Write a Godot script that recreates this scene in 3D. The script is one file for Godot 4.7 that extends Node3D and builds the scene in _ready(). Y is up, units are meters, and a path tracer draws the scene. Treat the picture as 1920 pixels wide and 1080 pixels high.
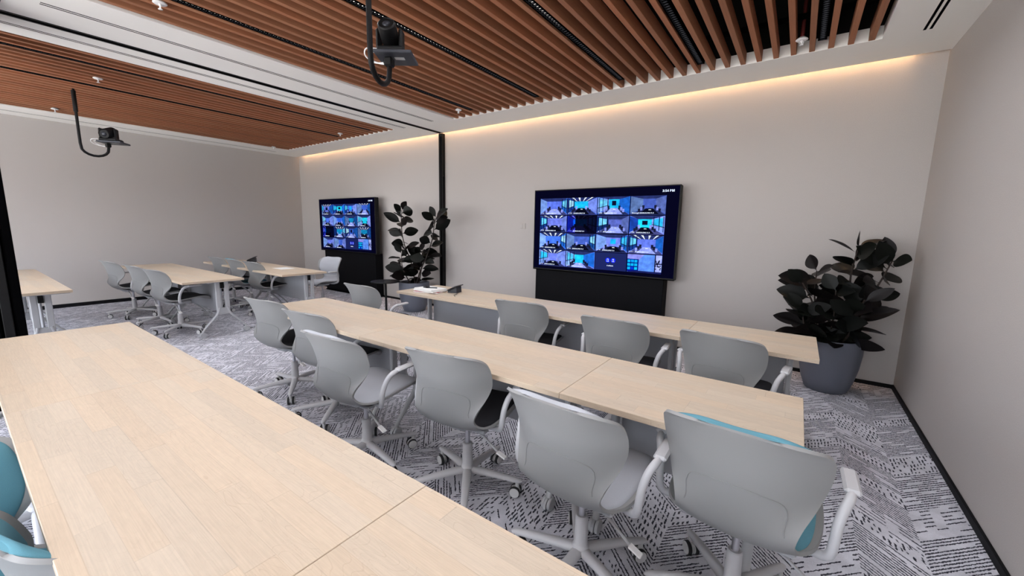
extends Node3D
# A training room: rows of maple tables, grey shell chairs, two screens, slatted ceiling.
# x runs along the screen wall (0 = right wall), z runs from the screen wall into the room, y is up. Metres.

const H := 2.96          # ceiling height
const ROOM_L := -10.62   # left wall
const ROOM_B := 7.6      # back wall (behind the camera)
const T := 0.73          # table height

var M := {}              # materials
var used := {}           # names given so far

# ---------------------------------------------------------------- mesh builder
class Mb:
	var v := PackedVector3Array()
	var t := PackedInt32Array()
	var g := PackedInt32Array()
	var uv := PackedVector2Array()
	func vert(p: Vector3, w := Vector2.ZERO) -> int:
		v.append(p); uv.append(w)
		return v.size() - 1
	func tri(a: int, b: int, c: int, grp: int = -1):
		t.append(a); t.append(b); t.append(c); g.append(grp)
	func quad(a: int, b: int, c: int, d: int, grp: int = -1):
		tri(a, b, c, grp); tri(a, c, d, grp)
	func box(c: Vector3, s: Vector3, bev := 0.0, b := Basis.IDENTITY):
		var h := s * 0.5
		if bev <= 0.0:
			var i := []
			for k in 8:
				i.append(vert(c + b * Vector3(h.x * (1 if k & 1 else -1), h.y * (1 if k & 2 else -1), h.z * (1 if k & 4 else -1))))
			quad(i[0], i[1], i[3], i[2]); quad(i[4], i[6], i[7], i[5])
			quad(i[0], i[4], i[5], i[1]); quad(i[2], i[3], i[7], i[6])
			quad(i[0], i[2], i[6], i[4]); quad(i[1], i[5], i[7], i[3])
			return
		bev = minf(bev, minf(h.x, minf(h.y, h.z)) * 0.95)
		var id := {}
		for k in 8:
			var sg := Vector3(1 if k & 1 else -1, 1 if k & 2 else -1, 1 if k & 4 else -1)
			for ax in 3:
				var q := (h - Vector3.ONE * bev)
				q[ax] = h[ax]
				id[k * 3 + ax] = vert(c + b * (q * sg))
		for ax in 3:
			var u := 1 << ((ax + 1) % 3)
			var w := 1 << ((ax + 2) % 3)
			for side in 2:
				var k0 := (1 << ax) * side
				var f = [id[k0 * 3 + ax], id[(k0 | u) * 3 + ax], id[(k0 | u | w) * 3 + ax], id[(k0 | w) * 3 + ax]]
				if side == 1: quad(f[0], f[3], f[2], f[1])
				else: quad(f[0], f[1], f[2], f[3])
			# the four edges along this axis join the faces of the other two axes
			var a1 := (ax + 1) % 3
			var a2 := (ax + 2) % 3
			for e in 4:
				var k1 := (u if e & 1 else 0) | (w if e & 2 else 0)
				var k2 := k1 | (1 << ax)
				if (e == 0 or e == 3): quad(id[k1 * 3 + a1], id[k2 * 3 + a1], id[k2 * 3 + a2], id[k1 * 3 + a2])
				else: quad(id[k1 * 3 + a2], id[k2 * 3 + a2], id[k2 * 3 + a1], id[k1 * 3 + a1])
		for k in 8:
			var par := (k & 1) + ((k >> 1) & 1) + ((k >> 2) & 1)
			if par % 2 == 0: tri(id[k * 3], id[k * 3 + 2], id[k * 3 + 1])
			else: tri(id[k * 3], id[k * 3 + 1], id[k * 3 + 2])
	func tube(pts: Array, rad, seg := 10, sx := 1.0, sy := 1.0, up := Vector3.UP, grp := 1):
		# sx, sy squash the section; rad is a number or one per point
		var n := pts.size()
		var rows := []
		var last := up
		for i in n:
			var d: Vector3 = (pts[mini(i + 1, n - 1)] - pts[maxi(i - 1, 0)]).normalized()
			var side := d.cross(last)
			if side.length() < 1e-3: side = d.cross(Vector3(0.3, 0.2, 0.9))
			side = side.normalized()
			last = side.cross(d).normalized()
			var r: float = rad[i] if rad is Array else rad
			var row := []
			for k in seg:
				var a := TAU * k / seg
				row.append(vert(pts[i] + side * cos(a) * r * sx + last * sin(a) * r * sy))
			rows.append(row)
		for i in n - 1:
			for k in seg:
				var k2 := (k + 1) % seg
				quad(rows[i][k], rows[i][k2], rows[i + 1][k2], rows[i + 1][k], grp)
		var c0 := vert(pts[0]); var c1 := vert(pts[n - 1])
		for k in seg:
			var k2 := (k + 1) % seg
			tri(c0, rows[0][k2], rows[0][k], grp + 1)
			tri(c1, rows[n - 1][k], rows[n - 1][k2], grp + 1)
	func lathe(prof: Array, seg := 24, xf := Transform3D.IDENTITY, grp := 1, split := false):
		# prof: Vector2(radius, height), from an end on the axis to another
		var rows := []
		for p in prof:
			var row := []
			for k in seg:
				var a := TAU * k / seg
				row.append(vert(xf * Vector3(p.x * cos(a), p.y, p.x * sin(a))))
			rows.append(row)
		for i in prof.size() - 1:
			for k in seg:
				var k2 := (k + 1) % seg
				var gg := grp + i * 2 if split else grp
				if prof[i].x < 1e-6: tri(rows[i][k], rows[i + 1][k2], rows[i + 1][k], gg)
				elif prof[i + 1].x < 1e-6: tri(rows[i][k], rows[i][k2], rows[i + 1][k], gg)
				else: quad(rows[i][k], rows[i][k2], rows[i + 1][k2], rows[i + 1][k], gg)
	func prism(poly: PackedVector2Array, depth: float, xf := Transform3D.IDENTITY, grp := -1):
		var n := poly.size()
		var a := []; var b := []
		for p in poly:
			a.append(vert(xf * Vector3(p.x, p.y, -depth * 0.5)))
			b.append(vert(xf * Vector3(p.x, p.y, depth * 0.5)))
		var ix := Geometry2D.triangulate_polygon(poly)
		# triangulate_polygon keeps the polygon's own winding
		for k in range(0, ix.size(), 3):
			tri(a[ix[k]], a[ix[k + 1]], a[ix[k + 2]]); tri(b[ix[k]], b[ix[k + 2]], b[ix[k + 1]])
		var cw := Geometry2D.is_polygon_clockwise(poly)
		var tw := 0.0
		if ix.size() >= 3:
			tw = (poly[ix[1]] - poly[ix[0]]).cross(poly[ix[2]] - poly[ix[0]])
		var pw := 0.0
		for k in n: pw += poly[k].cross(poly[(k + 1) % n])
		var same := tw * pw > 0
		for k in n:
			var k2 := (k + 1) % n
			if same: quad(a[k], b[k], b[k2], a[k2], grp)
			else: quad(a[k], a[k2], b[k2], b[k], grp)
	func sheet(top: Array, bot: Array, rim_grp := 3):
		# two grids of points (rows of Vector3) joined round their rim
		var nr := top.size(); var nc: int = top[0].size()
		var A := []; var B := []
		for i in nr:
			var ra := []; var rb := []
			for j in nc:
				ra.append(vert(top[i][j], Vector2(float(j) / (nc - 1), float(i) / (nr - 1))))
				rb.append(vert(bot[i][j], Vector2(float(j) / (nc - 1), float(i) / (nr - 1))))
			A.append(ra); B.append(rb)
		for i in nr - 1:
			for j in nc - 1:
				quad(A[i][j], A[i][j + 1], A[i + 1][j + 1], A[i + 1][j], 1)
				quad(B[i][j], B[i + 1][j], B[i + 1][j + 1], B[i][j + 1], 2)
		for j in nc - 1:
			quad(A[0][j], B[0][j], B[0][j + 1], A[0][j + 1], rim_grp)
			quad(A[nr - 1][j], A[nr - 1][j + 1], B[nr - 1][j + 1], B[nr - 1][j], rim_grp)
		for i in nr - 1:
			quad(A[i][0], A[i + 1][0], B[i + 1][0], B[i][0], rim_grp)
			quad(A[i][nc - 1], B[i][nc - 1], B[i + 1][nc - 1], A[i + 1][nc - 1], rim_grp)
	func mesh() -> ArrayMesh:
		var vol := 0.0
		for k in range(0, t.size(), 3):
			vol += v[t[k]].dot(v[t[k + 1]].cross(v[t[k + 2]]))
		var st := SurfaceTool.new()
		st.begin(Mesh.PRIMITIVE_TRIANGLES)
		for k in g.size():
			st.set_smooth_group(g[k])
			var o := [0, 1, 2] if vol < 0.0 else [0, 2, 1]   # front faces run clockwise
			for q in o:
				var i := t[k * 3 + q]
				st.set_uv(uv[i])
				st.add_vertex(v[i])
		st.generate_normals()
		st.index()
		return st.commit()

func spline(pts: Array, per := 6) -> Array:
	# Catmull-Rom through the points
	var out := []
	var n := pts.size()
	for i in n - 1:
		var a = pts[maxi(i - 1, 0)]; var b = pts[i]; var c = pts[i + 1]; var d = pts[mini(i + 2, n - 1)]
		for k in per:
			var s := float(k) / per
			out.append(0.5 * (2.0 * b + (c - a) * s + (2.0 * a - 5.0 * b + 4.0 * c - d) * s * s + (3.0 * b - a - 3.0 * c + d) * s * s * s))
	out.append(pts[n - 1])
	return out

# ---------------------------------------------------------------- scene tree helpers
func numbered(called: String) -> String:
	if not used.has(called):
		used[called] = 0
		return called
	used[called] += 1
	return "%s_%03d" % [called, used[called]]

func obj(called: String, mesh: Mesh, mat: Material, parent: Node = null, at := Vector3.ZERO) -> MeshInstance3D:
	var o := MeshInstance3D.new()
	o.mesh = mesh
	o.material_override = mat
	o.position = at
	o.cast_shadow = GeometryInstance3D.SHADOW_CASTING_SETTING_ON
	if parent:
		o.name = called
		parent.add_child(o, true)
	else:
		o.name = numbered(called)
		add_child(o, true)
	return o

func thing(called: String, label: String, category: String, at := Vector3.ZERO, turn := 0.0, group := "") -> Node3D:
	var o := Node3D.new()
	o.name = numbered(called)
	add_child(o, true)
	o.position = at
	o.rotation.y = turn
	tag(o, label, category, group)
	return o

func tag(o: Node, label: String, category: String, group := ""):
	o.set_meta("label", label)
	o.set_meta("category", category)
	if group != "": o.set_meta("group", group)

func struct(called: String, mesh: Mesh, mat: Material, label: String, category: String) -> MeshInstance3D:
	var o := obj(called, mesh, mat)
	o.set_meta("kind", "structure")
	o.set_meta("label", label)
	o.set_meta("category", category)
	return o

func copy_of(src: Node3D, label: String, at: Vector3, turn := 0.0, group := "") -> Node3D:
	var base := String(src.name)
	if base.length() > 4 and base[-4] == "_" and base.right(3).is_valid_int(): base = base.left(-4)
	var c: Node3D = src.duplicate()
	c.name = numbered(base)
	add_child(c, true)
	c.position = at
	c.rotation.y = turn
	c.set_meta("label", label)
	if group != "": c.set_meta("group", group)
	return c

func box_mesh(c: Vector3, s: Vector3, bev := 0.0) -> ArrayMesh:
	var b := Mb.new()
	b.box(c, s, bev)
	return b.mesh()

func cyl(r: float, y0: float, y1: float, seg := 20, xf := Transform3D.IDENTITY, bev := 0.0) -> ArrayMesh:
	var b := Mb.new()
	if bev > 0.0: b.lathe([Vector2(0, y0), Vector2(r - bev, y0), Vector2(r, y0 + bev), Vector2(r, y1 - bev), Vector2(r - bev, y1), Vector2(0, y1)], seg, xf, 1, true)
	else: b.lathe([Vector2(0, y0), Vector2(r, y0), Vector2(r, y1), Vector2(0, y1)], seg, xf, 1, true)
	return b.mesh()

# ---------------------------------------------------------------- computed textures
func h1(a: int, b: int = 0, c: int = 0) -> float:
	var n := a * 374761393 + b * 668265263 + c * 2147483647 + 1274126177
	n = (n ^ (n >> 13)) & 0x7fffffff
	n = (n * 1274126177) & 0x7fffffff
	n = (n ^ (n >> 16)) & 0xffff
	return n / 65535.0

func tex(img: Image) -> ImageTexture:
	img.generate_mipmaps()
	return ImageTexture.create_from_image(img)

func carpet_image(n: int) -> Image:
	# planks 25 cm wide with strokes at +-45 degrees, 2 m square
	var d := PackedByteArray(); d.resize(n * n * 3)
	var fn := FastNoiseLite.new(); fn.seed = 5; fn.frequency = 0.012
	var fw := FastNoiseLite.new(); fw.seed = 9; fw.frequency = 0.09
	var sz := 2.0 / n
	var i := 0
	for py in n:
		var z := py * sz
		for px in n:
			var x := px * sz
			var col := int(x * 4.0)
			var lx := x - col * 0.25
			var wob := fw.get_noise_2d(px, py)
			var c := z - lx if col % 2 == 0 else z + lx
			c += wob * 0.006
			c = fposmod(c, 2.0)
			lx += wob * 0.005
			var band := int(c * 8.0)          # sixteen bands along the plank
			var kind := h1(band, col, 3)
			var dark := false
			var tonev := fn.get_noise_2d(px * 0.7, py * 0.7)
			if kind < 0.50:                    # long strokes
				var s := int(c * 45.0)
				var f := c * 45.0 - s
				var brk := h1(s, col, int(lx * 13.0 + h1(s, col, 77) * 3.0))
				dark = f < 0.36 + 0.16 * tonev and brk < 0.82
			elif kind < 0.86:                  # short strokes across
				var s := int(c * 20.0)
				var f := c * 20.0 - s
				var u := lx * 54.0 + h1(s, col, 5)
				var k := int(u)
				dark = (u - k) < 0.40 + 0.12 * tonev and f > 0.1 * h1(k, s, 9) and f < 0.25 + 0.75 * h1(k, s, col) and h1(k, s, col + 40) < 0.85
			else:
				var s := int(c * 30.0)
				dark = (c * 30.0 - s) < 0.26 and h1(s, col, int(lx * 22.0)) < 0.55
			var q := h1(px, py, 1)
			var tone := tonev
			var val := (0.17 + 0.10 * tone + 0.07 * q) if dark else (0.765 + 0.09 * tone + 0.09 * (q - 0.5))
			var b := int(clampf(val, 0.03, 0.9) * 255.0)
			d[i] = b; d[i + 1] = b; d[i + 2] = mini(255, b + 8)
			i += 3
	return Image.create_from_data(n, n, false, Image.FORMAT_RGB8, d)

func maple_image(w: int, h: int) -> Image:
	# 1.5 m by 0.75 m of staves that run along u
	var d := PackedByteArray(); d.resize(w * h * 3)
	var gr := FastNoiseLite.new(); gr.seed = 3; gr.frequency = 1.0; gr.fractal_octaves = 3
	var warp := FastNoiseLite.new(); warp.seed = 8; warp.frequency = 1.0; warp.fractal_octaves = 2
	var rows := 12
	var i := 0
	for py in h:
		var v := float(py) / h
		var r := int(v * rows)
		var f := v * rows - r
		for px in w:
			var u := float(px) / w
			var su := fposmod(u + h1(r, 11), 1.0) * (3.0 if h1(r, 21) < 0.5 else 2.0)
			var s := int(su)
			var id := r * 7 + s
			var tone := h1(id, 31) - 0.5
			var warm := h1(id, 41) - 0.5
			var g := gr.get_noise_3d(u * 9.0, v * 190.0, id * 3.1)
			var wv := warp.get_noise_3d(u * 4.5, v * 9.0, id * 7.7)
			var ring := absf(sin((v * 26.0 + wv * 5.5) * 3.0))
			var cath := (1.0 - smoothstep(0.0, 0.22, ring)) * (0.6 if h1(id, 51) < 0.45 else 0.2)
			var fleck := warp.get_noise_3d(u * 30.0, v * 30.0, id)
			var joint := 1.0 if (f < 0.02 or su - s < 0.004) else 0.0
			var l := 0.745 + tone * 0.026 + g * 0.036 - cath * 0.058 - joint * 0.05 + fleck * 0.012
			d[i] = int(clampf(l + 0.01 + warm * 0.012, 0, 1) * 255.0)
			d[i + 1] = int(clampf(l * 0.925 - warm * 0.006 - cath * 0.008, 0, 1) * 255.0)
			d[i + 2] = int(clampf(l * 0.815 - warm * 0.022 - cath * 0.012, 0, 1) * 255.0)
			i += 3
	return Image.create_from_data(w, h, false, Image.FORMAT_RGB8, d)

func walnut_image(w: int, h: int) -> Image:
	var d := PackedByteArray(); d.resize(w * h * 3)
	var gr := FastNoiseLite.new(); gr.seed = 13; gr.frequency = 1.0; gr.fractal_octaves = 4
	var i := 0
	for py in h:
		for px in w:
			var g := gr.get_noise_2d(px * 0.9, py * 0.025)
			var k := gr.get_noise_2d(px * 0.07 + 50.0, py * 0.004)
			var l := 0.63 + g * 0.07 + k * 0.05
			d[i] = int(clampf(l * 1.0, 0, 1) * 255.0); d[i + 1] = int(clampf(l * 0.685, 0, 1) * 255.0); d[i + 2] = int(clampf(l * 0.505, 0, 1) * 255.0)
			i += 3
	return Image.create_from_data(w, h, false, Image.FORMAT_RGB8, d)

func speckle_image(n: int, lo: float, hi: float, fine: float, sd: int) -> Image:
	var d := PackedByteArray(); d.resize(n * n)
	var a := FastNoiseLite.new(); a.seed = sd; a.frequency = fine; a.fractal_octaves = 2
	for py in n:
		for px in n:
			var g := 0.5 + 0.5 * a.get_noise_2d(px, py) + 0.3 * (h1(px, py, sd) - 0.5)
			d[py * n + px] = int(clampf(lerpf(lo, hi, g), 0, 1) * 255.0)
	return Image.create_from_data(n, n, false, Image.FORMAT_L8, d)

# -- pictures of meeting rooms on the screens
func poly(img: Image, pts: Array, c: Color):
	var y0 := 1e9; var y1 := -1e9
	for p in pts:
		y0 = minf(y0, p.y); y1 = maxf(y1, p.y)
	for y in range(maxi(0, int(ceil(y0))), mini(img.get_height() - 1, int(floor(y1))) + 1):
		var xs := []
		for k in pts.size():
			var a: Vector2 = pts[k]; var b: Vector2 = pts[(k + 1) % pts.size()]
			if (a.y <= y and b.y > y) or (b.y <= y and a.y > y):
				xs.append(a.x + (y - a.y) / (b.y - a.y) * (b.x - a.x))
		xs.sort()
		for k in range(0, xs.size() - 1, 2):
			img.fill_rect(Rect2i(int(xs[k]), y, maxi(1, int(xs[k + 1]) - int(xs[k])), 1), c)

func shade(img: Image, r: Rect2i, amount: float, sd: int):
	# soft mottling, as a compressed video has
	var fn := FastNoiseLite.new(); fn.seed = sd; fn.frequency = 0.018; fn.fractal_octaves = 3
	for y in range(r.position.y, r.end.y):
		for x in range(r.position.x, r.end.x):
			var c := img.get_pixel(x, y)
			var k := 1.0 + amount * fn.get_noise_2d(x, y)
			img.set_pixel(x, y, Color(c.r * k, c.g * k, minf(1.0, c.b * k)))

func room_tile(img: Image, r: Rect2i, sd: int, named := false):
	var rng := func(k): return h1(sd, k, 17)
	var w := float(r.size.x); var h := float(r.size.y)
	var o := Vector2(r.position)
	var P := func(u: float, v: float): return o + Vector2(clampf(u, 0, 0.995) * w, clampf(v, 0, 0.99) * h)
	var wallc := Color(0.20, 0.40, 0.90).lerp(Color(0.47, 0.53, 0.97), rng.call(1))
	var dim: float = 0.65 + 0.45 * rng.call(2)
	var floorc := Color(0.10, 0.14, 0.30).lerp(Color(0.42, 0.42, 0.72), rng.call(3) * 0.6)
	var cyan := Color(0.10, 0.72, 1.0)
	img.fill_rect(r, wallc * dim)
	var l: float = 0.2 + 0.2 * rng.call(4); var rr: float = 0.62 + 0.2 * rng.call(5)
	var t: float = 0.14 + 0.1 * rng.call(6); var b: float = 0.6 + 0.12 * rng.call(7)
	poly(img, [P.call(0, 0), P.call(1, 0), P.call(rr, t), P.call(l, t)], Color(0.16, 0.2, 0.42))
	for k in (4 if rng.call(30) < 0.45 else 0):
		var u := 0.14 + 0.22 * k
		poly(img, [P.call(u, 0), P.call(u + 0.07, 0), P.call(lerpf(l, rr, u + 0.06), t), P.call(lerpf(l, rr, u + 0.03), t)], Color(0.9, 0.94, 1.0))
	poly(img, [P.call(0, 0.02), P.call(l, t), P.call(l, b), P.call(0, 0.93)], (Color(0.52, 0.68, 1.0) if rng.call(8) < 0.6 else Color(0.1, 0.25, 0.62)) * dim)
	poly(img, [P.call(1, 0.02), P.call(rr, t), P.call(rr, b), P.call(1, 0.93)], (Color(0.5, 0.6, 1.0) if rng.call(9) < 0.5 else Color(0.12, 0.42, 0.85)) * dim)
	poly(img, [P.call(l, t), P.call(rr, t), P.call(rr, b), P.call(l, b)], (wallc if rng.call(10) < 0.6 else cyan) * (dim + 0.1))
	poly(img, [P.call(l, b), P.call(rr, b), P.call(1, 0.99), P.call(0, 0.99)], floorc)
	# glazing bars and a bright window on one side
	if rng.call(11) < 0.7:
		var s := 0.0 if rng.call(12) < 0.5 else 1.0
		var e := l if s == 0.0 else rr
		poly(img, [P.call(lerpf(s, e, 0.15), 0.12), P.call(lerpf(s, e, 0.85), 0.2), P.call(lerpf(s, e, 0.85), 0.5), P.call(lerpf(s, e, 0.15), 0.62)], cyan.lerp(Color(0.75, 0.9, 1.0), rng.call(13)))
		for k in [0.12, 0.45, 0.88]:
			poly(img, [P.call(lerpf(s, e, k), 0.05), P.call(lerpf(s, e, k) + 0.02, 0.05), P.call(lerpf(s, e, k) + 0.02, 0.9 - 0.25 * k), P.call(lerpf(s, e, k), 0.9 - 0.25 * k)], Color(0.03, 0.05, 0.16))
		poly(img, [P.call(s, 0.6), P.call(e, 0.45), P.call(e, 0.475), P.call(s, 0.64)], Color(0.03, 0.05, 0.16))
	if rng.call(14) < 0.45:
		poly(img, [P.call(lerpf(l, rr, 0.3), t + 0.08), P.call(lerpf(l, rr, 0.7), t + 0.08), P.call(lerpf(l, rr, 0.7), b - 0.16), P.call(lerpf(l, rr, 0.3), b - 0.16)], cyan if rng.call(15) < 0.5 else Color(0.04, 0.07, 0.2))
	# the table and the chairs round it
	var m := (l + rr) * 0.5
	var tc := Color(0.03, 0.04, 0.12) if rng.call(16) < 0.7 else Color(0.6, 0.66, 1.0)
	for k in 3:
		for s in [-1.0, 1.0]:
			var q: float = m + s * (0.17 + 0.06 * k)
			var vv := 0.6 + 0.09 * k
			poly(img, [P.call(q - 0.035, vv - 0.1), P.call(q + 0.035, vv - 0.1), P.call(q + 0.03, vv + 0.08), P.call(q - 0.03, vv + 0.08)], Color(0.10, 0.11, 0.22) if rng.call(20 + k) < 0.6 else Color(0.55, 0.6, 0.95))
	poly(img, [P.call(m - 0.1, b - 0.02), P.call(m + 0.1, b - 0.02), P.call(m + 0.28, 0.97), P.call(m - 0.28, 0.97)], tc)
	poly(img, [P.call(m - 0.02, b + 0.03), P.call(m + 0.05, b + 0.03), P.call(m + 0.06, b + 0.07), P.call(m - 0.02, b + 0.07)], Color(0.9, 0.95, 1.0))
	# name strip, too small to read
	for k in 7:
		if rng.call(60 + k) < 0.8 and not named:
			img.fill_rect(Rect2i(int(o.x + w * 0.03) + k * 5, int(o.y + h * 0.875), 4, maxi(3, int(h * 0.05))), Color(0.85, 0.9, 1.0))

func screen_image(sd: int, dark_tile: int) -> Image:
	var W := 1280; var Hh := 720
	var img := Image.create(W, Hh, false, Image.FORMAT_RGB8)
	img.fill(Color(0.012, 0.014, 0.11))
	for r in 4:
		for c in 4:
			var rect := Rect2i(int(W * (0.046 + c * 0.2215)), int(Hh * (0.098 + r * 0.2185)), int(W * 0.2165), int(Hh * 0.2095))
			var k := r * 4 + c
			if k == 14:                                      # the tile of those who are not shown
				img.fill_rect(rect, Color(0.115, 0.155, 0.38))
				for s in [-1, 1]:
					var cx: float = rect.position.x + rect.size.x * 0.5 + s * 24; var cy: float = rect.position.y + rect.size.y * 0.42
					for y in range(-22, 23):
						var hw := int(sqrt(484.0 - y * y))
						img.fill_rect(Rect2i(int(cx) - hw, int(cy) + y, 2 * hw, 1), Color(0.05, 0.15, 0.95))
					img.fill_rect(Rect2i(int(cx) - 8, int(cy) - 12, 15, 24), Color(0.85, 0.9, 1.0))
					img.fill_rect(Rect2i(int(cx) - 5, int(cy) - 8, 8, 18), Color(0.08, 0.18, 0.8))
					img.fill_rect(Rect2i(int(cx) - 11, int(cy) + 10, 23, 3), Color(0.85, 0.9, 1.0))
			elif k == 15:                                    # this room: its own screen and plant
				img.fill_rect(rect, Color(0.37, 0.58, 1.0))
				var o := Vector2(rect.position); var w := float(rect.size.x); var h := float(rect.size.y)
				poly(img, [o, o + Vector2(w * 0.5, 0), o + Vector2(w * 0.34, h * 0.3), o + Vector2(0, h * 0.24)], Color(0.56, 0.58, 0.95))
				img.fill_rect(Rect2i(int(o.x), int(o.y + h * 0.26), int(w * 0.34), int(h * 0.7)), Color(0.02, 0.08, 0.5))
				for q in 3:
					for p in 3:
						img.fill_rect(Rect2i(int(o.x + w * (0.01 + 0.105 * p)), int(o.y + h * (0.31 + 0.2 * q)), int(w * 0.09), int(h * 0.15)), Color(0.05, 0.6 + 0.2 * h1(p, q, sd), 1.0) if h1(p, q, 5) < 0.7 else Color(0.02, 0.2, 0.8))
				img.fill_rect(Rect2i(int(o.x + w * 0.8), int(o.y), int(w * 0.03), int(h)), Color(0.04, 0.05, 0.2))
				img.fill_rect(Rect2i(int(o.x + w * 0.83), int(o.y), int(w * 0.17), int(h)), Color(0.66, 0.7, 1.0))
				for q in 26:
					var a := h1(q, 3) * TAU; var p := o + Vector2(w * (0.9 + 0.08 * cos(a) * h1(q, 6)), h * (0.3 + 0.5 * h1(q, 9)))
					poly(img, [p, p + Vector2(7, -5).rotated(a), p + Vector2(15, 0).rotated(a), p + Vector2(7, 5).rotated(a)], Color(0.05, 0.07, 0.18))
				poly(img, [o + Vector2(0, h * 0.97), o + Vector2(w * 0.3, h * 0.9), o + Vector2(w, h * 0.9), o + Vector2(w, h), o + Vector2(0, h)], Color(0.1, 0.12, 0.35))
			else:
				room_tile(img, rect, sd * 31 + k, k == 3)
				if k == dark_tile:
					for y in range(rect.position.y, rect.end.y):
						for x in range(rect.position.x, rect.end.x):
							var q := img.get_pixel(x, y)
							var keep := 0.9 if x < rect.position.x + rect.size.x * 0.28 else 0.14
							img.set_pixel(x, y, Color(q.r * keep * 0.5, q.g * keep * 0.5, q.b * keep + 0.03))
			if k != 14: shade(img, rect, 0.2, sd + k)
	return img

# ---------------------------------------------------------------- materials
func mat(c: Color, rough := 0.6, metal := 0.0, spec := 0.5) -> StandardMaterial3D:
	var m := StandardMaterial3D.new()
	m.albedo_color = c
	m.roughness = rough
	m.metallic = metal
	m.metallic_specular = spec
	return m

func glow(c: Color, e: float) -> StandardMaterial3D:
	var m := mat(Color(0.02, 0.02, 0.02), 0.5)
	m.emission_enabled = true
	m.emission = c
	m.emission_energy_multiplier = e
	return m

func make_materials():
	var wall_grain := tex(speckle_image(512, 0.93, 1.0, 0.25, 4))
	var wall_bump := tex(speckle_image(512, 0.0, 1.0, 0.35, 6))
	var m := mat(Color(0.72, 0.70, 0.685), 0.9, 0.0, 0.25)
	m.albedo_texture = wall_grain
	m.uv1_triplanar = true; m.uv1_world_triplanar = true; m.uv1_scale = Vector3.ONE * 1.4
	m.heightmap_enabled = true; m.heightmap_texture = wall_bump; m.heightmap_scale = 0.06
	M.wall = m
	M.ceiling = mat(Color(0.935, 0.925, 0.905), 0.92, 0.0, 0.2)
	M.reveal = M.ceiling
	M.plenum = mat(Color(0.10, 0.095, 0.09), 0.95, 0.0, 0.1)
	M.base = mat(Color(0.022, 0.022, 0.035), 0.6, 0.0, 0.3)
	m = mat(Color.WHITE, 0.95, 0.0, 0.15)
	m.albedo_texture = tex(carpet_image(1408))
	m.uv1_triplanar = true; m.uv1_world_triplanar = true; m.uv1_scale = Vector3.ONE * 0.5
	M.carpet = m
	var maple := tex(maple_image(1408, 704))
	M.maple = []
	for k in 4:
		m = mat(Color.WHITE, 0.42, 0.0, 0.45)
		m.albedo_texture = maple
		m.uv1_triplanar = true
		m.uv1_scale = Vector3(1.0 / 1.5, 1.0 / 0.75, 1.0 / 0.75)
		m.uv1_offset = Vector3(0.37 * k, 0.2, 0.29 * k)
		M.maple.append(m)
	M.edge = mat(Color(0.70, 0.60, 0.48), 0.5)
	var wal := tex(walnut_image(512, 512))
	M.slat = []
	for k in 3:
		m = mat([Color(1, 1, 1), Color(0.93, 0.92, 0.92), Color(1.0, 0.96, 0.94)][k], 0.6, 0.0, 0.3)
		m.albedo_texture = wal
		m.uv1_offset = Vector3(0.3 * k, 0.13 * k, 0.41 * k)
		M.slat.append(m)
	M.black = mat(Color(0.02, 0.02, 0.024), 0.5, 0.0, 0.35)
	M.black_matt = mat(Color(0.014, 0.014, 0.017), 0.9, 0.0, 0.1)
	M.louvre = mat(Color(0.012, 0.012, 0.013), 1.0, 0.0, 0.02)
	M.cabinet = mat(Color(0.03, 0.03, 0.045), 0.65, 0.0, 0.25)
	M.black_metal = mat(Color(0.014, 0.014, 0.02), 0.5, 0.0, 0.3)
	M.shell = mat(Color(0.53, 0.53, 0.528), 0.48, 0.0, 0.4)
	M.frame = mat(Color(0.72, 0.72, 0.73), 0.4, 0.0, 0.45)
	M.table_leg = mat(Color(0.66, 0.665, 0.675), 0.45, 0.0, 0.45)
	M.panel = mat(Color(0.60, 0.605, 0.62), 0.7)
	M.chrome = mat(Color(0.78, 0.78, 0.80), 0.3, 0.9)
	M.tread = mat(Color(0.09, 0.09, 0.1), 0.7)
	M.hub = mat(Color(0.74, 0.74, 0.74), 0.5)
	var weave := tex(speckle_image(512, 0.78, 1.0, 0.4, 21))
	for q in [["teal", Color(0.40, 0.60, 0.66)], ["pale", Color(0.73, 0.74, 0.765)], ["charcoal", Color(0.20, 0.20, 0.215)]]:
		m = mat(q[1], 0.95, 0.0, 0.15)
		m.albedo_texture = weave
		m.uv1_triplanar = true; m.uv1_scale = Vector3.ONE * 5.0
		m.rim_enabled = true; m.rim = 0.25; m.rim_tint = 0.6
		M[q[0]] = m
	M.leaf = []
	for c in [Color(0.042, 0.05, 0.042), Color(0.055, 0.064, 0.05), Color(0.06, 0.045, 0.045)]:
		m = mat(c, 0.42, 0.0, 0.3)
		m.backlight_enabled = true; m.backlight = Color(0.02, 0.04, 0.02)
		M.leaf.append(m)
	M.stem = mat(Color(0.16, 0.12, 0.10), 0.8)
	M.soil = mat(Color(0.07, 0.055, 0.045), 1.0, 0.0, 0.1)
	m = mat(Color(0.41, 0.425, 0.47), 0.5, 0.0, 0.4)
	m.albedo_texture = tex(speckle_image(256, 0.86, 1.0, 0.3, 31))
	m.uv1_triplanar = true; m.uv1_scale = Vector3.ONE * 4.0
	M.pot = m
	M.white = mat(Color(0.85, 0.85, 0.85), 0.5)
	M.paper = mat(Color(0.88, 0.88, 0.87), 0.8, 0.0, 0.2)
	M.red = mat(Color(0.55, 0.06, 0.06), 0.5)
	M.redpipe = mat(Color(0.35, 0.05, 0.05), 0.6)
	M.gunmetal = mat(Color(0.17, 0.18, 0.21), 0.4, 0.2)
	M.glass = mat(Color(0.8, 0.85, 0.9, 0.08), 0.02)
	M.glass.transparency = BaseMaterial3D.TRANSPARENCY_ALPHA
	M.led = glow(Color(1.0, 0.97, 0.94), 2.2)
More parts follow.
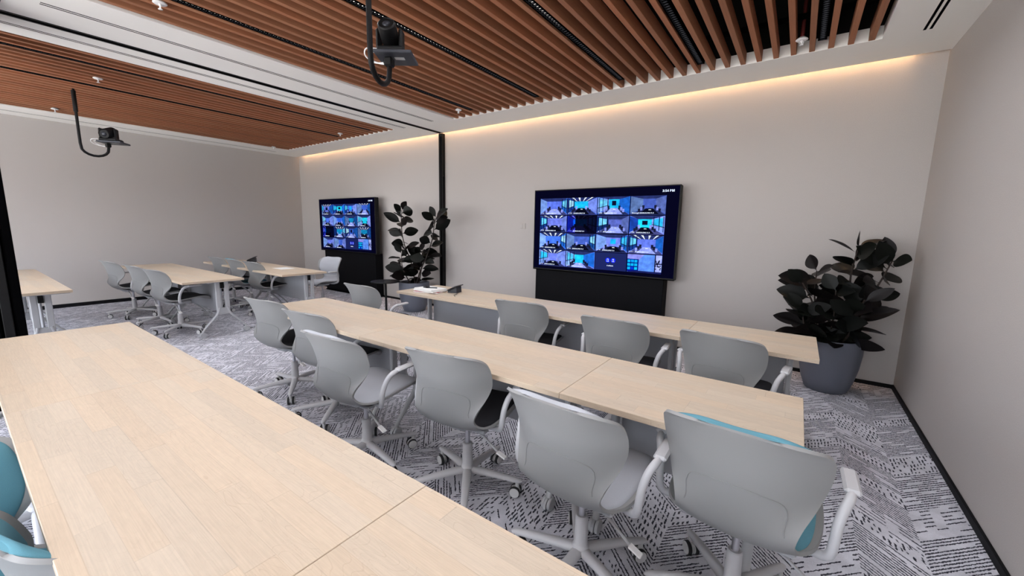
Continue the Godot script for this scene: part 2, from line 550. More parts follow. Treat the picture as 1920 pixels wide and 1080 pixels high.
	M.cove = glow(Color(1.0, 0.76, 0.5), 3.0)
	M.caption = glow(Color(0.85, 0.9, 1.0), 1.2)
	for k in 2:
		m = mat(Color(0.004, 0.004, 0.008), 0.6, 0.0, 0.06)
		m.emission_enabled = true
		m.emission = Color.WHITE
		m.emission_operator = BaseMaterial3D.EMISSION_OP_MULTIPLY
		m.emission_texture = tex(screen_image(3 + 4 * k, 5 if k == 0 else 8))
		m.emission_energy_multiplier = 1.0 if k == 0 else 0.85
		M["screen%d" % k] = m

# ---------------------------------------------------------------- light set-up
func area(at: Vector3, size: Vector2, dir: Vector3, e: float, c: Color, up := Vector3.FORWARD):
	var l := AreaLight3D.new()
	l.name = numbered("lamp_light")
	l.area_size = size
	l.area_normalize_energy = true
	l.light_energy = e
	l.light_color = c
	l.shadow_enabled = true
	l.area_range = 14.0
	l.area_attenuation = 2.0
	add_child(l, true)
	l.look_at_from_position(at, at + dir, up)
	return l

func _ready():
	# --- camera
	var cam := Camera3D.new()
	cam.name = "camera"
	add_child(cam)
	cam.position = Vector3(-0.868, 1.45, 5.048)
	cam.basis = Basis(Vector3.UP, 0.6149) * Basis(Vector3.RIGHT, -0.1514) * Basis(Vector3.BACK, 0.0183)
	cam.keep_aspect = Camera3D.KEEP_HEIGHT
	cam.fov = rad_to_deg(2.0 * atan(540.0 / 752.6))
	cam.near = 0.05
	cam.far = 100.0
	cam.current = true
	# --- sky, seen only through the windows behind the camera
	var env := Environment.new()
	env.background_mode = Environment.BG_SKY
	var sky := Sky.new()
	var sm := ProceduralSkyMaterial.new()
	sm.sky_top_color = Color(0.72, 0.75, 0.80)
	sm.sky_horizon_color = Color(0.88, 0.88, 0.89)
	sm.ground_bottom_color = Color(0.82, 0.815, 0.81)
	sm.ground_horizon_color = Color(0.87, 0.87, 0.87)
	sm.sky_energy_multiplier = SKY
	sm.ground_energy_multiplier = SKY
	sky.sky_material = sm
	env.sky = sky
	env.ambient_light_source = Environment.AMBIENT_SOURCE_SKY
	env.tonemap_mode = Environment.TONE_MAPPER_LINEAR
	env.tonemap_exposure = EXPOSURE
	env.sdfgi_enabled = true
	env.ssao_enabled = true
	env.ssil_enabled = true
	var we := WorldEnvironment.new()
	we.name = "environment"
	we.environment = env
	add_child(we)
	make_materials()
	build_room()
	build_lights()
	build_tables()
	build_chairs()
	build_screens()
	build_plants()
	build_ceiling_things()
	build_small_things()

const EXPOSURE := 1.08
const SKY := 3.1
const STRIP_E := 3.8
const COVE_E := 16.0

# ---------------------------------------------------------------- the room
const R1 := [-5.09, -0.494, 0.60, 6.7]      # slatted field of the near half: x0 x1 z0 z1
const R2 := [-9.87, -6.36, 0.63, 6.7]       # and of the far half
const STRIPS1 := [-4.561, -3.546, -2.521, -1.768, -0.877]
const STRIPS2 := [-6.74, -7.66]

func holes_in_ceiling() -> Array:
	# rectangles x0 x1 z0 z1: slatted fields, track, slot diffusers
	var out := [R1, R2, [-5.915, -5.825, 0.0, 6.9]]
	for s in SLOTS: 
		out.append([s[0] - 0.026, s[0] - 0.008, s[1], s[2]])
		out.append([s[0] + 0.008, s[0] + 0.026, s[1], s[2]])
	return out

const SLOTS := [[-5.435, 0.68, 4.46], [-6.12, 0.62, 6.2], [-10.27, 0.67, 6.2], [-0.245, 0.615, 6.2]]

func build_room():
	# floor
	struct("floor", box_mesh(Vector3(-5.31, -0.06, 3.8), Vector3(11.0, 0.12, 8.0)), M.carpet, "grey patterned carpet floor with slanting dark strokes in planks", "floor")
	# walls with thickness, up past the ceiling void
	var hh := 3.62
	struct("wall_front", box_mesh(Vector3(-5.31, hh / 2, -0.08), Vector3(11.0, hh, 0.16)), M.wall, "greige wall behind the two screens with warm light along its top", "wall")
	struct("wall_right", box_mesh(Vector3(0.08, hh / 2, 3.8), Vector3(0.16, hh, 8.0)), M.wall, "plain greige wall beside the corner plant and aisle", "wall")
	struct("wall_left", box_mesh(Vector3(ROOM_L - 0.08, hh / 2, 3.8), Vector3(0.16, hh, 8.0)), M.wall, "plain greige end wall behind the farthest tables", "wall")
	# back wall with a band of windows (behind the camera)
	var b := Mb.new()
	b.box(Vector3(-5.31, 0.05, ROOM_B + 0.08), Vector3(10.7, 0.1, 0.16))
	b.box(Vector3(-5.31, 3.21, ROOM_B + 0.08), Vector3(10.7, 0.82, 0.16))
	for x in [-10.5, -7.9, -5.31, -2.7, -0.12]:
		b.box(Vector3(x, 1.45, ROOM_B + 0.08), Vector3(0.24, 2.71, 0.16))
	struct("wall_back", b.mesh(), M.wall, "greige wall with a row of windows behind the camera", "wall")
	var wx := [-9.2, -6.605, -4.005, -1.41]
	for k in 4:
		var w := Node3D.new()
		w.name = "window_%d" % (k + 1)
		add_child(w, true)
		w.position = Vector3(wx[k], 1.45, ROOM_B + 0.1)
		w.set_meta("kind", "structure"); w.set_meta("label", "tall window behind the camera, number %d along the wall" % (k + 1)); w.set_meta("category", "window")
		var f := Mb.new()
		for s in [-1, 1]:
			f.box(Vector3(s * 1.16, 0, 0), Vector3(0.05, 2.69, 0.07), 0.004)
			f.box(Vector3(0, s * 1.32, 0), Vector3(2.36, 0.05, 0.07), 0.004)
		obj("frame", f.mesh(), M.black, w)
		obj("pane", box_mesh(Vector3.ZERO, Vector3(2.3, 2.6, 0.008)), M.glass, w)
	# baseboards
	struct("baseboard_front", box_mesh(Vector3(-5.31, 0.019, 0.006), Vector3(10.62, 0.038, 0.012), 0.002), M.base, "black baseboard along the screen wall", "baseboard")
	struct("baseboard_right", box_mesh(Vector3(-0.007, 0.022, 3.8), Vector3(0.014, 0.044, 7.56), 0.002), M.base, "black baseboard along the plain right wall", "baseboard")
	struct("baseboard_left", box_mesh(Vector3(ROOM_L + 0.006, 0.03, 3.8), Vector3(0.012, 0.06, 7.56), 0.002), M.base, "black baseboard along the far end wall", "baseboard")
	# plaster ceiling with its openings; stops 7 cm short of the screen wall for the light cove
	var hs := holes_in_ceiling()
	var xs := [ROOM_L, 0.0]
	for h in hs:
		for q in [h[0], h[1]]:
			if not xs.has(q): xs.append(q)
	xs.sort()
	b = Mb.new()
	for i in xs.size() - 1:
		var x0: float = xs[i]; var x1: float = xs[i + 1]
		var xm := (x0 + x1) * 0.5
		var cuts := []
		for h in hs:
			if xm > h[0] and xm < h[1]: cuts.append(h)
		cuts.sort_custom(func(p, q): return p[2] < q[2])
		var z := 0.07
		for h in cuts:
			if h[2] > z: b.box(Vector3(xm, H + 0.05, (z + h[2]) / 2), Vector3(x1 - x0, 0.1, h[2] - z))
			z = h[3] if h.size() > 3 else h[2]
		if z < ROOM_B: b.box(Vector3(xm, H + 0.05, (z + ROOM_B) / 2), Vector3(x1 - x0, 0.1, ROOM_B - z))
	b.box(Vector3(-5.31, H + 0.19, 0.085), Vector3(10.62, 0.18, 0.03))          # upstand of the cove
	var ce := struct("ceiling", b.mesh(), M.ceiling, "off-white plaster ceiling round two fields of wooden slats", "ceiling")
	struct("ceiling_slab", box_mesh(Vector3(-5.31, 3.68, 3.8), Vector3(11.0, 0.12, 8.0)), M.plenum, "dark void above the wooden ceiling slats", "ceiling")
	# black lining of the void over each field, carriers, and the slats
	for f in [R1, R2]:
		var n: int = 36 if f == R1 else 27
		b = Mb.new()
		for q in [[f[0] - 0.02, 0], [f[1] + 0.02, 0]]:
			b.box(Vector3(q[0], 3.34, (f[2] + f[3]) / 2), Vector3(0.03, 0.55, f[3] - f[2]))
		for q in [f[2] - 0.02, f[3] + 0.02]:
			b.box(Vector3((f[0] + f[1]) / 2, 3.34, q), Vector3(f[1] - f[0] + 0.06, 0.55, 0.03))
		obj("void_lining", b.mesh(), M.plenum, ce)
		for z in [1.05, 2.4, 3.75, 5.1, 6.3]:
			obj("carrier_rail", box_mesh(Vector3((f[0] + f[1]) / 2, H + 0.118, z), Vector3(f[1] - f[0], 0.03, 0.04)), M.black_matt, ce)
		var first: float = -5.012 if f == R1 else f[0] + 0.09
		var step: float = (f[1] - 0.065 - first) / (n - 1)
		var sm := slat_mesh(0.04, 0.1, f[3] - f[2] - 0.004)
		for k in n:
			obj("slat", sm, M.slat[int(h1(k, n) * 2.99)], ce, Vector3(first + k * step, H + 0.052, (f[2] + f[3]) / 2))
	# cove lamp at the top of the cove
	var cv := thing("cove_light", "warm white light strip hidden above the screen wall", "light", Vector3(-5.31, H + 0.145, 0.036))
	obj("profile", box_mesh(Vector3(0, 0.012, 0), Vector3(10.4, 0.016, 0.03)), M.white, cv)
	obj("led_strip", box_mesh(Vector3(0, 0.0, 0), Vector3(10.2, 0.006, 0.016)), M.cove, cv)
	var cl := Mb.new()
	for k in 290: cl.box(Vector3(-5.08 + k * 0.0352, -0.045, 0), Vector3(0.003, 0.07, 0.05))
	obj("louvre", cl.mesh(), M.table_leg, cv).set_meta("kind", "stuff")
	area(Vector3(-5.31, H + 0.136, 0.036), Vector2(10.2, 0.016), Vector3.DOWN, COVE_E, Color(1.0, 0.79, 0.58), Vector3.BACK)
	# partition track in the ceiling, and the post it closes against
	var tr := Mb.new()
	tr.box(Vector3(0, 0.03, 0), Vector3(0.086, 0.012, 6.78))
	tr.box(Vector3(0, 0.052, -3.375), Vector3(0.086, 0.1, 0.03))
	for s in [-1, 1]: tr.box(Vector3(s * 0.034, 0.022, 0), Vector3(0.02, 0.05, 6.78), 0.002)
	var t := thing("ceiling_track", "black partition track running across the white ceiling between the slat fields", "track", Vector3(-5.87, H - 0.001, 3.46))
	obj("rail", tr.mesh(), M.black_metal, t)
	var br := Mb.new()
	for s in [-1, 1]: br.box(Vector3(0.34, -0.004, 1.22 + s * 0.04), Vector3(0.62, 0.01, 0.03), 0.002)
	br.box(Vector3(0.34, -0.003, 1.22), Vector3(0.62, 0.006, 0.07))
	obj("branch_rail", br.mesh(), M.black_metal, t)
	var po := thing("partition_post", "slim black post standing on the screen wall behind the tall plant", "post", Vector3(-5.9, 0, 0.035))
	var pb := Mb.new()
	pb.box(Vector3(0, H / 2, 0), Vector3(0.085, H - 0.004, 0.07), 0.004)
	obj("jamb", pb.mesh(), M.black, po)
	pb = Mb.new()
	pb.box(Vector3(0.012, H / 2, 0.037), Vector3(0.02, H - 0.1, 0.006), 0.002)
	obj("seal_strip", pb.mesh(), M.black_matt, po)
	pb = Mb.new()
	pb.box(Vector3(0.055, 2.27, 0.02), Vector3(0.04, 0.014, 0.014), 0.003)
	obj("latch", pb.mesh(), M.black, po)
	# folded partition: pleated black panels hung under the track
	var fp := thing("folding_partition", "black folding partition drawn back, at the left edge of the picture", "partition", Vector3(-5.87, 0, 4.80))
	for k in 9:
		var q := Mb.new()
		var z := k * 0.075
		var a := 0.07 if k % 2 == 0 else -0.07
		q.box(Vector3(-0.02, H / 2 - 0.005, z), Vector3(0.66, H - 0.05, 0.05), 0.008, Basis(Vector3.UP, a))
		obj("panel", q.mesh(), M.black_matt, fp)
		if k < 8:
			q = Mb.new()
			q.box(Vector3(0.31 * (1 if k % 2 == 0 else -1), H / 2 - 0.005, z + 0.037), Vector3(0.02, H - 0.08, 0.05), 0.004)
			obj("hinge_seal", q.mesh(), M.black, fp)

func slat_mesh(w: float, d: float, l: float) -> ArrayMesh:
	# uv: v runs along the slat, u round it
	var b := Mb.new()
	var c := 0.002
	var pr := [Vector2(-w / 2, d / 2), Vector2(-w / 2, -d / 2 + c), Vector2(-w / 2 + c, -d / 2), Vector2(w / 2 - c, -d / 2), Vector2(w / 2, -d / 2 + c), Vector2(w / 2, d / 2)]
	var u := 0.0
	for k in pr.size():
		var p: Vector2 = pr[k]; var q: Vector2 = pr[(k + 1) % pr.size()]
		var u2 := u + p.distance_to(q) * 4.0
		var i0 := b.vert(Vector3(p.x, p.y, -l / 2), Vector2(u, 0)); var i1 := b.vert(Vector3(q.x, q.y, -l / 2), Vector2(u2, 0))
		var i2 := b.vert(Vector3(q.x, q.y, l / 2), Vector2(u2, l * 0.5)); var i3 := b.vert(Vector3(p.x, p.y, l / 2), Vector2(u, l * 0.5))
		b.quad(i0, i1, i2, i3)
		u = u2
	for s in [-1, 1]:
		var f := []
		for p in pr: f.append(b.vert(Vector3(p.x, p.y, s * l / 2), Vector2(p.x * 4.0, p.y * 4.0)))
		for k in range(1, pr.size() - 1):
			if s == -1: b.tri(f[0], f[k + 1], f[k])
			else: b.tri(f[0], f[k], f[k + 1])
	return b.mesh()

# ---------------------------------------------------------------- ceiling lamps
func build_lights():
	var l1 := 5.6
	var body := Mb.new()
	for s in [-1, 1]: body.box(Vector3(s * 0.027, 0.028, 0), Vector3(0.004, 0.056, l1))
	body.box(Vector3(0, 0.054, 0), Vector3(0.054, 0.004, l1))
	for s in [-1, 1]: body.box(Vector3(0, 0.028, s * l1 / 2), Vector3(0.058, 0.056, 0.004))
	var body_m := body.mesh()
	var lv := Mb.new()
	var led := Mb.new()
	var n := int(l1 / 0.034)
	for k in n:
		var z := -l1 / 2 + (k + 0.5) * 0.034
		lv.box(Vector3(0, 0.006, z + 0.017), Vector3(0.05, 0.010, 0.007))
		led.box(Vector3(0, 0.0135, z), Vector3(0.014, 0.004, 0.014))
	for s in [-1, 1]: lv.box(Vector3(s * 0.0225, 0.006, 0), Vector3(0.006, 0.010, l1))
	var lv_m := lv.mesh(); var led_m := led.mesh()
	var k := 0
	for g in [STRIPS1, STRIPS2]:
		for i in g.size():
			var place: String = ["second strip from the plant wall side, over the middle", "", ""][0]
			if g == STRIPS1: place = ["first slim black louvre light from the white band of the near slat ceiling", "second slim black louvre light from the white band, above the hanging camera", "third slim black louvre light from the white band of the near slat ceiling", "fourth slim black louvre light from the white band of the near slat ceiling", "slim black louvre light nearest the plain right wall"][i]
			else: place = ["slim black louvre light of the far slat ceiling, nearest the track", "second slim black louvre light of the far slat ceiling from the track"][i]
			var t := thing("linear_light", place, "light", Vector3(g[i], H + 0.001, 0.82 + l1 / 2), 0.0, "louvre lights between the ceiling slats")
			obj("housing", body_m, M.louvre, t)
			var a := obj("louvre", lv_m, M.louvre, t); a.set_meta("kind", "stuff")
			a = obj("led_lens", led_m, M.led, t); a.set_meta("kind", "stuff")
			area(Vector3(g[i], H + 0.0108, 0.82 + l1 / 2), Vector2(0.022, l1 - 0.02), Vector3.DOWN, STRIP_E * (1.0 if g == STRIPS1 else 1.6), Color(0.97, 0.975, 1.0), Vector3.FORWARD)
			k += 1

# ---------------------------------------------------------------- tables
const LEG_Z := -0.11      # the legs stand behind the middle of the top
var leg_mesh: ArrayMesh
var clip_mesh: ArrayMesh
var castor_hood: ArrayMesh
var castor_wheel: ArrayMesh

func leg_shapes():
	# upright of two flat posts, and an arched foot to two castors; x is the thickness
	var b := Mb.new()
	for s in [-1, 1]:
		b.box(Vector3(0, 0.485, s * 0.048), Vector3(0.032, 0.43, 0.052), 0.006)
		var pts := spline([Vector3(0, 0.36, s * 0.045), Vector3(0, 0.27, s * 0.075), Vector3(0, 0.17, s * 0.165), Vector3(0, 0.10, s * 0.225), Vector3(0, 0.062, s * 0.245)], 5)
		var rr := []
		for i in pts.size(): rr.append(lerpf(0.027, 0.016, float(i) / (pts.size() - 1)))
		b.tube(pts, rr, 10, 0.62, 1.0, Vector3.RIGHT)
	b.box(Vector3(0, 0.31, 0), Vector3(0.03, 0.09, 0.10), 0.008)
	b.box(Vector3(0, 0.694, 0), Vector3(0.05, 0.02, 0.42), 0.004)
	leg_mesh = b.mesh()
	clip_mesh = box_mesh(Vector3(0.012, 0.645, 0), Vector3(0.022, 0.075, 0.04), 0.003)
	b = Mb.new()
	var hood := PackedVector2Array()
	for k in 9:
		var a := PI * k / 8.0
		hood.append(Vector2(cos(a) * 0.041, 0.034 + sin(a) * 0.036))
	hood.append(Vector2(-0.041, 0.022)); hood.append(Vector2(0.041, 0.022))
	b.prism(hood, 0.012, Transform3D(Basis(Vector3.UP, PI / 2), Vector3.ZERO))
	castor_hood = b.mesh()
	var ax := Basis(Vector3.BACK, PI / 2)
	castor_wheel = cyl(0.034, -0.009, 0.009, 20, Transform3D(ax, Vector3(0, 0.034, 0)), 0.003)

func make_table(x0: float, x1: float, z0: float, z1: float, k: int, label: String, group: String):
	var t := thing("training_table", label, "table", Vector3((x0 + x1) / 2, 0, (z0 + z1) / 2), 0.0, group)
	var w := x1 - x0 - 0.0016; var d := z1 - z0
	obj("tabletop", box_mesh(Vector3(0, T - 0.0135, 0), Vector3(w, 0.027, d), 0.0014), M.maple[k % 4], t)
	for s in [-1, 1]:
		var lx: float = s * (w / 2 - 0.13)
		obj("leg", leg_mesh, M.table_leg, t, Vector3(lx, 0, LEG_Z))
		obj("bracket", clip_mesh, M.black, t, Vector3(lx, 0, LEG_Z))
		for q in [-1, 1]:
			var c := obj("castor", castor_hood, M.table_leg, t, Vector3(lx, 0, LEG_Z + q * 0.245))
			for side in [-1, 1]: obj("wheel", castor_wheel, M.table_leg, c, Vector3(side * 0.016, 0, 0))
	var p := Mb.new()
	p.box(Vector3(0, 0.475, LEG_Z), Vector3(w - 0.30, 0.39, 0.014), 0.004)
	obj("modesty_panel", p.mesh(), M.panel, t)
	obj("cross_rail", box_mesh(Vector3(0, 0.687, LEG_Z + 0.12), Vector3(w - 0.3, 0.03, 0.05), 0.004), M.table_leg, t)

func build_tables():
	leg_shapes()
	var k := 0
	var rows := [
		[[-4.42, -2.94, -1.46, -0.70], 1.612, 2.221, "front row of the near half", "tables of the near front row", ["maple-topped table of the front row with the papers and desk console", "maple-topped table of the front row directly before the large screen", "short maple-topped table of the front row beside the corner plant"]],
		[[-4.61, -3.135, -1.66, -0.78], 2.94, 3.552, "", "tables of the near middle row", ["maple-topped table at the far end of the six-chair row", "maple-topped table in the middle of the six-chair row", "short maple-topped table of the six-chair row, by the teal-seated chair"]],
		[[-4.71, -3.20, -1.648, -0.77], 4.342, 4.99, "", "tables of the nearest row", ["maple-topped table of the nearest row, far end in front of the black partition", "large maple-topped table nearest the camera, filling the lower left", "short maple-topped table at the bottom edge, below the row of white chairs"]],
		[[-9.55, -8.10, -6.65], 1.735, 2.385, "", "tables before the far screen", ["maple-topped table with the dark console in the far room", "maple-topped table before the far screen with a sheet of paper"]],
		[[-9.56, -8.13, -6.70], 2.835, 3.485, "", "tables of the far middle row", ["maple-topped table by the end wall with the farthest grey chairs", "maple-topped table showing its forked castor leg in the far room"]],
		[[-9.7, -8.28, -6.88], 4.335, 4.985, "", "tables behind the black partition", ["maple-topped table hidden behind the black partition at the left edge", "maple-topped table standing out from behind the black partition at the left edge"]]]
	for r in rows:
		for i in r[0].size() - 1:
			make_table(r[0][i], r[0][i + 1], r[1], r[2], k, r[5][i], r[4])
			k += 1

# ---------------------------------------------------------------- chairs
# side profile of the shell (height, depth) and its half width, from the seat's front edge up to the top of the back
const PROF := [[0.425, -0.285, 0.165], [0.446, -0.268, 0.200], [0.458, -0.20, 0.228], [0.454, -0.08, 0.240], [0.443, 0.03, 0.238], [0.436, 0.11, 0.222], [0.446, 0.172, 0.190], [0.482, 0.208, 0.172], [0.535, 0.222, 0.184], [0.60, 0.229, 0.208], [0.68, 0.238, 0.230], [0.75, 0.252, 0.238], [0.795, 0.266, 0.236], [0.820, 0.275, 0.229], [0.836, 0.281, 0.215], [0.846, 0.285, 0.196], [0.853, 0.288, 0.170], [0.857, 0.2895, 0.138], [0.859, 0.290, 0.105]]
var prof_f := []          # fine samples of PROF as Vector3(y, z, w)

func shell_point(i: int, u: float) -> Vector3:
	var s: Vector3 = prof_f[i]
	var v := float(i) / (prof_f.size() - 1)
	var up := smoothstep(0.40, 0.56, v)               # 0 on the seat, 1 on the back
	var au := absf(u)
	var curl := pow(au, 2.6)
	var y := s.x + (1.0 - up) * (0.030 * curl * smoothstep(0.0, 0.12, v)) + up * (1.0 - v) * 0.03 * curl
	var z := s.y - up * 0.098 * pow(au, 2.2) * (1.0 - 0.97 * smoothstep(0.50, 0.97, v))
	return Vector3(u * s.z, y, z)

func shell_normal(i: int, u: float) -> Vector3:
	var n := prof_f.size()
	# compare with a wider row below at the same distance from the middle, so that the rounded top has true normals
	var lo := i - 1
	if i > n * 0.6:
		while lo > 0 and (i - lo < 4 or prof_f[lo].z < prof_f[i].z): lo -= 1
	lo = maxi(lo, 0)
	var hi := i if i > n * 0.6 else mini(i + 1, n - 1)
	var x: float = u * prof_f[i].z
	var a := shell_point(hi, clampf(x / prof_f[hi].z, -1.0, 1.0)) - shell_point(lo, clampf(x / prof_f[lo].z, -1.0, 1.0))
	var b := shell_point(i, u + 0.02) - shell_point(i, u - 0.02)
	return a.cross(b).normalized()      # points to the sitter's side (up on the seat, forward on the back)

func shell_sheet(i0: int, i1: int, ulim: float, inner: Callable, outer: Callable, nu := 26) -> ArrayMesh:
	var top := []; var bot := []
	for i in range(i0, i1 + 1):
		var ra := []; var rb := []
		for j in nu + 1:
			var f := -1.0 + 2.0 * j / nu
			var u := ulim * sin(f * PI * 0.5) if nu > 8 else ulim * f
			var p := shell_point(i, u); var nn := shell_normal(i, u)
			ra.append(p + nn * float(inner.call(i, u)))
			rb.append(p + nn * float(outer.call(i, u)))
		top.append(ra); bot.append(rb)
	var b := Mb.new()
	b.sheet(top, bot)
	return b.mesh()

var chair := {}

func make_chair(seat: Material, back: bool) -> Node3D:
	var t := thing("task_chair", "", "chair", Vector3.ZERO, 0.0, "grey shell task chairs")
	if chair.is_empty():
		var p3 := []
		for q in PROF: p3.append(Vector3(q[0], q[1], q[2]))
		prof_f = spline(p3, 4)
		var n := prof_f.size()
		var out := func(i, u):
			return -0.006
		chair.shell = shell_sheet(0, n - 1, 1.0, func(i, u): return 0.005, out, 30)
		var cb := Mb.new()
		var cpts := []
		for k in 33:
			var u := -0.80 + 0.05 * k
			var want: float = 0.66 - 0.06 * u * u - 0.16 * pow(absf(u) / 0.8, 12.0)
			var best := n - 1
			for i in range(int(n * 0.45), n):
				if shell_point(i, u).y > want:
					best = i
					break
			var p1 := shell_point(best, u); var p0 := shell_point(best - 1, u)
			var f := clampf((want - p0.y) / maxf(p1.y - p0.y, 1e-5), 0.0, 1.0)
			cpts.append(p0.lerp(p1, f) - shell_normal(best, u) * 0.0068)
		cb.tube(cpts, 0.0018, 6)
		chair.crease = cb.mesh()
		var i_hip := int(n * 0.47)
		chair.seat = shell_sheet(2, i_hip, 0.92, func(i, u): return 0.006 + 0.026 * pow(maxf(0.0, (1.0 - pow(absf(u) / 0.92, 4.0)) * smoothstep(2, 6, i) * (1.0 - smoothstep(i_hip - 4, i_hip, i))), 0.5), func(i, u): return 0.0045, 20)
		chair.back = shell_sheet(i_hip - 2, n - 3, 0.90, func(i, u): return 0.0055 + 0.021 * pow(maxf(0.0, (1.0 - pow(absf(u) / 0.90, 4.0)) * smoothstep(i_hip - 2, i_hip + 3, i) * (1.0 - smoothstep(n - 9, n - 3, i) * 0.6)), 0.7), func(i, u): return 0.0045, 30)
		for s in [-1, 1]:
			var b := Mb.new()
			var pts := spline([Vector3(s * 0.15, 0.428, 0.055), Vector3(s * 0.205, 0.434, 0.07), Vector3(s * 0.245, 0.445, 0.088), Vector3(s * 0.261, 0.470, 0.099), Vector3(s * 0.266, 0.515, 0.097), Vector3(s * 0.270, 0.560, 0.085), Vector3(s * 0.279, 0.602, 0.066), Vector3(s * 0.290, 0.628, 0.042), Vector3(s * 0.296, 0.637, 0.008), Vector3(s * 0.296, 0.639, -0.025)], 5)
			var rr := []
			for i in pts.size(): rr.append(0.0145 - 0.005 * smoothstep(0.78, 0.97, float(i) / pts.size()))
			b.tube(pts, rr, 12, 1.0, 1.0, Vector3.UP)
			chair["arm%d" % s] = b.mesh()
			b = Mb.new()
			b.box(Vector3(s * 0.294, 0.643, -0.06), Vector3(0.046, 0.02, 0.155), 0.008, Basis(Vector3.UP, s * 0.06))
			chair["pad%d" % s] = b.mesh()
		var b := Mb.new()
		b.lathe([Vector2(0, 0.10), Vector2(0.036, 0.10), Vector2(0.036, 0.125), Vector2(0.029, 0.14), Vector2(0.027, 0.262), Vector2(0.023, 0.268), Vector2(0, 0.268)], 20, Transform3D.IDENTITY, 1, true)
		chair.sleeve = b.mesh()
		chair.rod = cyl(0.0135, 0.26, 0.40, 16)
		b = Mb.new()
		b.box(Vector3(0, 0.412, 0.0), Vector3(0.13, 0.05, 0.24), 0.018)
		b.box(Vector3(0, 0.418, 0.10), Vector3(0.36, 0.02, 0.05), 0.008)
		b.lathe([Vector2(0, 0.375), Vector2(0.024, 0.375), Vector2(0.03, 0.395), Vector2(0, 0.395)], 16)
		chair.mech = b.mesh()
		b = Mb.new()
		b.tube(spline([Vector3(0.06, 0.405, 0.07), Vector3(0.14, 0.392, 0.09), Vector3(0.20, 0.36, 0.10), Vector3(0.245, 0.333, 0.105)], 4), 0.007, 8, 1.0, 0.6)
		chair.lever = b.mesh()
		b = Mb.new()
		b.box(Vector3(0.268, 0.322, 0.107), Vector3(0.052, 0.008, 0.03), 0.003, Basis(Vector3.BACK, -0.42))
		chair.paddle = b.mesh()
		b = Mb.new()
		var pts2 := [Vector3(0, 0.108, -0.02), Vector3(0, 0.106, -0.10), Vector3(0, 0.100, -0.20), Vector3(0, 0.092, -0.285), Vector3(0, 0.090, -0.305), Vector3(0, 0.089, -0.315)]
		b.tube(pts2, [0.026, 0.024, 0.0205, 0.0175, 0.013, 0.004], 12, 1.0, 0.78)
		chair.leg = b.mesh()
		b = Mb.new()
		b.lathe([Vector2(0, 0.046), Vector2(0.012, 0.046), Vector2(0.010, 0.082), Vector2(0, 0.082)], 10, Transform3D(Basis.IDENTITY, Vector3(0, 0, -0.288)))
		b.box(Vector3(0, 0.040, -0.278), Vector3(0.012, 0.034, 0.04), 0.004)
		chair.hood = b.mesh()
		b = Mb.new()
		var ax := Basis(Vector3.BACK, PI / 2)
		b.lathe([Vector2(0, -0.009), Vector2(0.026, -0.009), Vector2(0.0305, -0.006), Vector2(0.0305, 0.006), Vector2(0.028, 0.009), Vector2(0, 0.009)], 20, Transform3D(ax, Vector3.ZERO), 1, true)
		chair.wheel = b.mesh()
		b = Mb.new()
		b.lathe([Vector2(0, -0.0115), Vector2(0.0255, -0.0115), Vector2(0.0268, -0.0095), Vector2(0.0268, 0.0095), Vector2(0.0255, 0.0115), Vector2(0, 0.0105)], 20, Transform3D(ax, Vector3.ZERO), 1, true)
		chair.cap = b.mesh()
	var sh := obj("shell", chair.shell, M.shell, t)
	obj("crease", chair.crease, M.shell, sh)
	obj("seat_cushion", chair.seat, seat, t).set_meta("label", "upholstered seat pad")
	if back: obj("back_cushion", chair.back, seat, t).set_meta("label", "upholstered back pad")
	for s in [-1, 1]:
		var a := obj("armrest", chair["arm%d" % s], M.frame, t)
		obj("arm_pad", chair["pad%d" % s], M.frame, a)
	obj("tilt_mechanism", chair.mech, M.table_leg, t)
	var lv := obj("lever", chair.lever, M.table_leg, t)
	obj("paddle", chair.paddle, M.white, lv)
	obj("column_sleeve", chair.sleeve, M.frame, t)
	obj("gas_lift", chair.rod, M.chrome, t)
	for k in 5:
		var l := obj("leg", chair.leg, M.frame, t)
		l.rotation.y = TAU * k / 5.0
		var c := obj("castor", chair.hood, M.hub, t)
		c.rotation.y = TAU * k / 5.0
		for s in [-1, 1]:
			var w := obj("wheel", chair.wheel, M.tread, c, Vector3(s * 0.017, 0.0305, -0.278))
			var cp := obj("wheel_cap", chair.cap, M.hub, c, Vector3(s * 0.017, 0.0305, -0.278))
	return t

func set_base_turn(c: Node3D, a: float):
	# the five-star base turns freely under the seat
	var k := 0; var q := 0
	for n in c.get_children():
		if String(n.name).begins_with("leg"): n.rotation.y = a + TAU * k / 5.0; k += 1
		elif String(n.name).begins_with("castor"): n.rotation.y = a + TAU * q / 5.0; q += 1

func lower_seat(c: Node3D, d: float):
	# gas lift let down
	for n in c.get_children():
		var w := String(n.name)
		if not (w.begins_with("leg") or w.begins_with("castor") or w.begins_with("column") or w.begins_with("gas")): n.position.y -= d
		elif w.begins_with("gas"): n.position.y -= d * 0.9

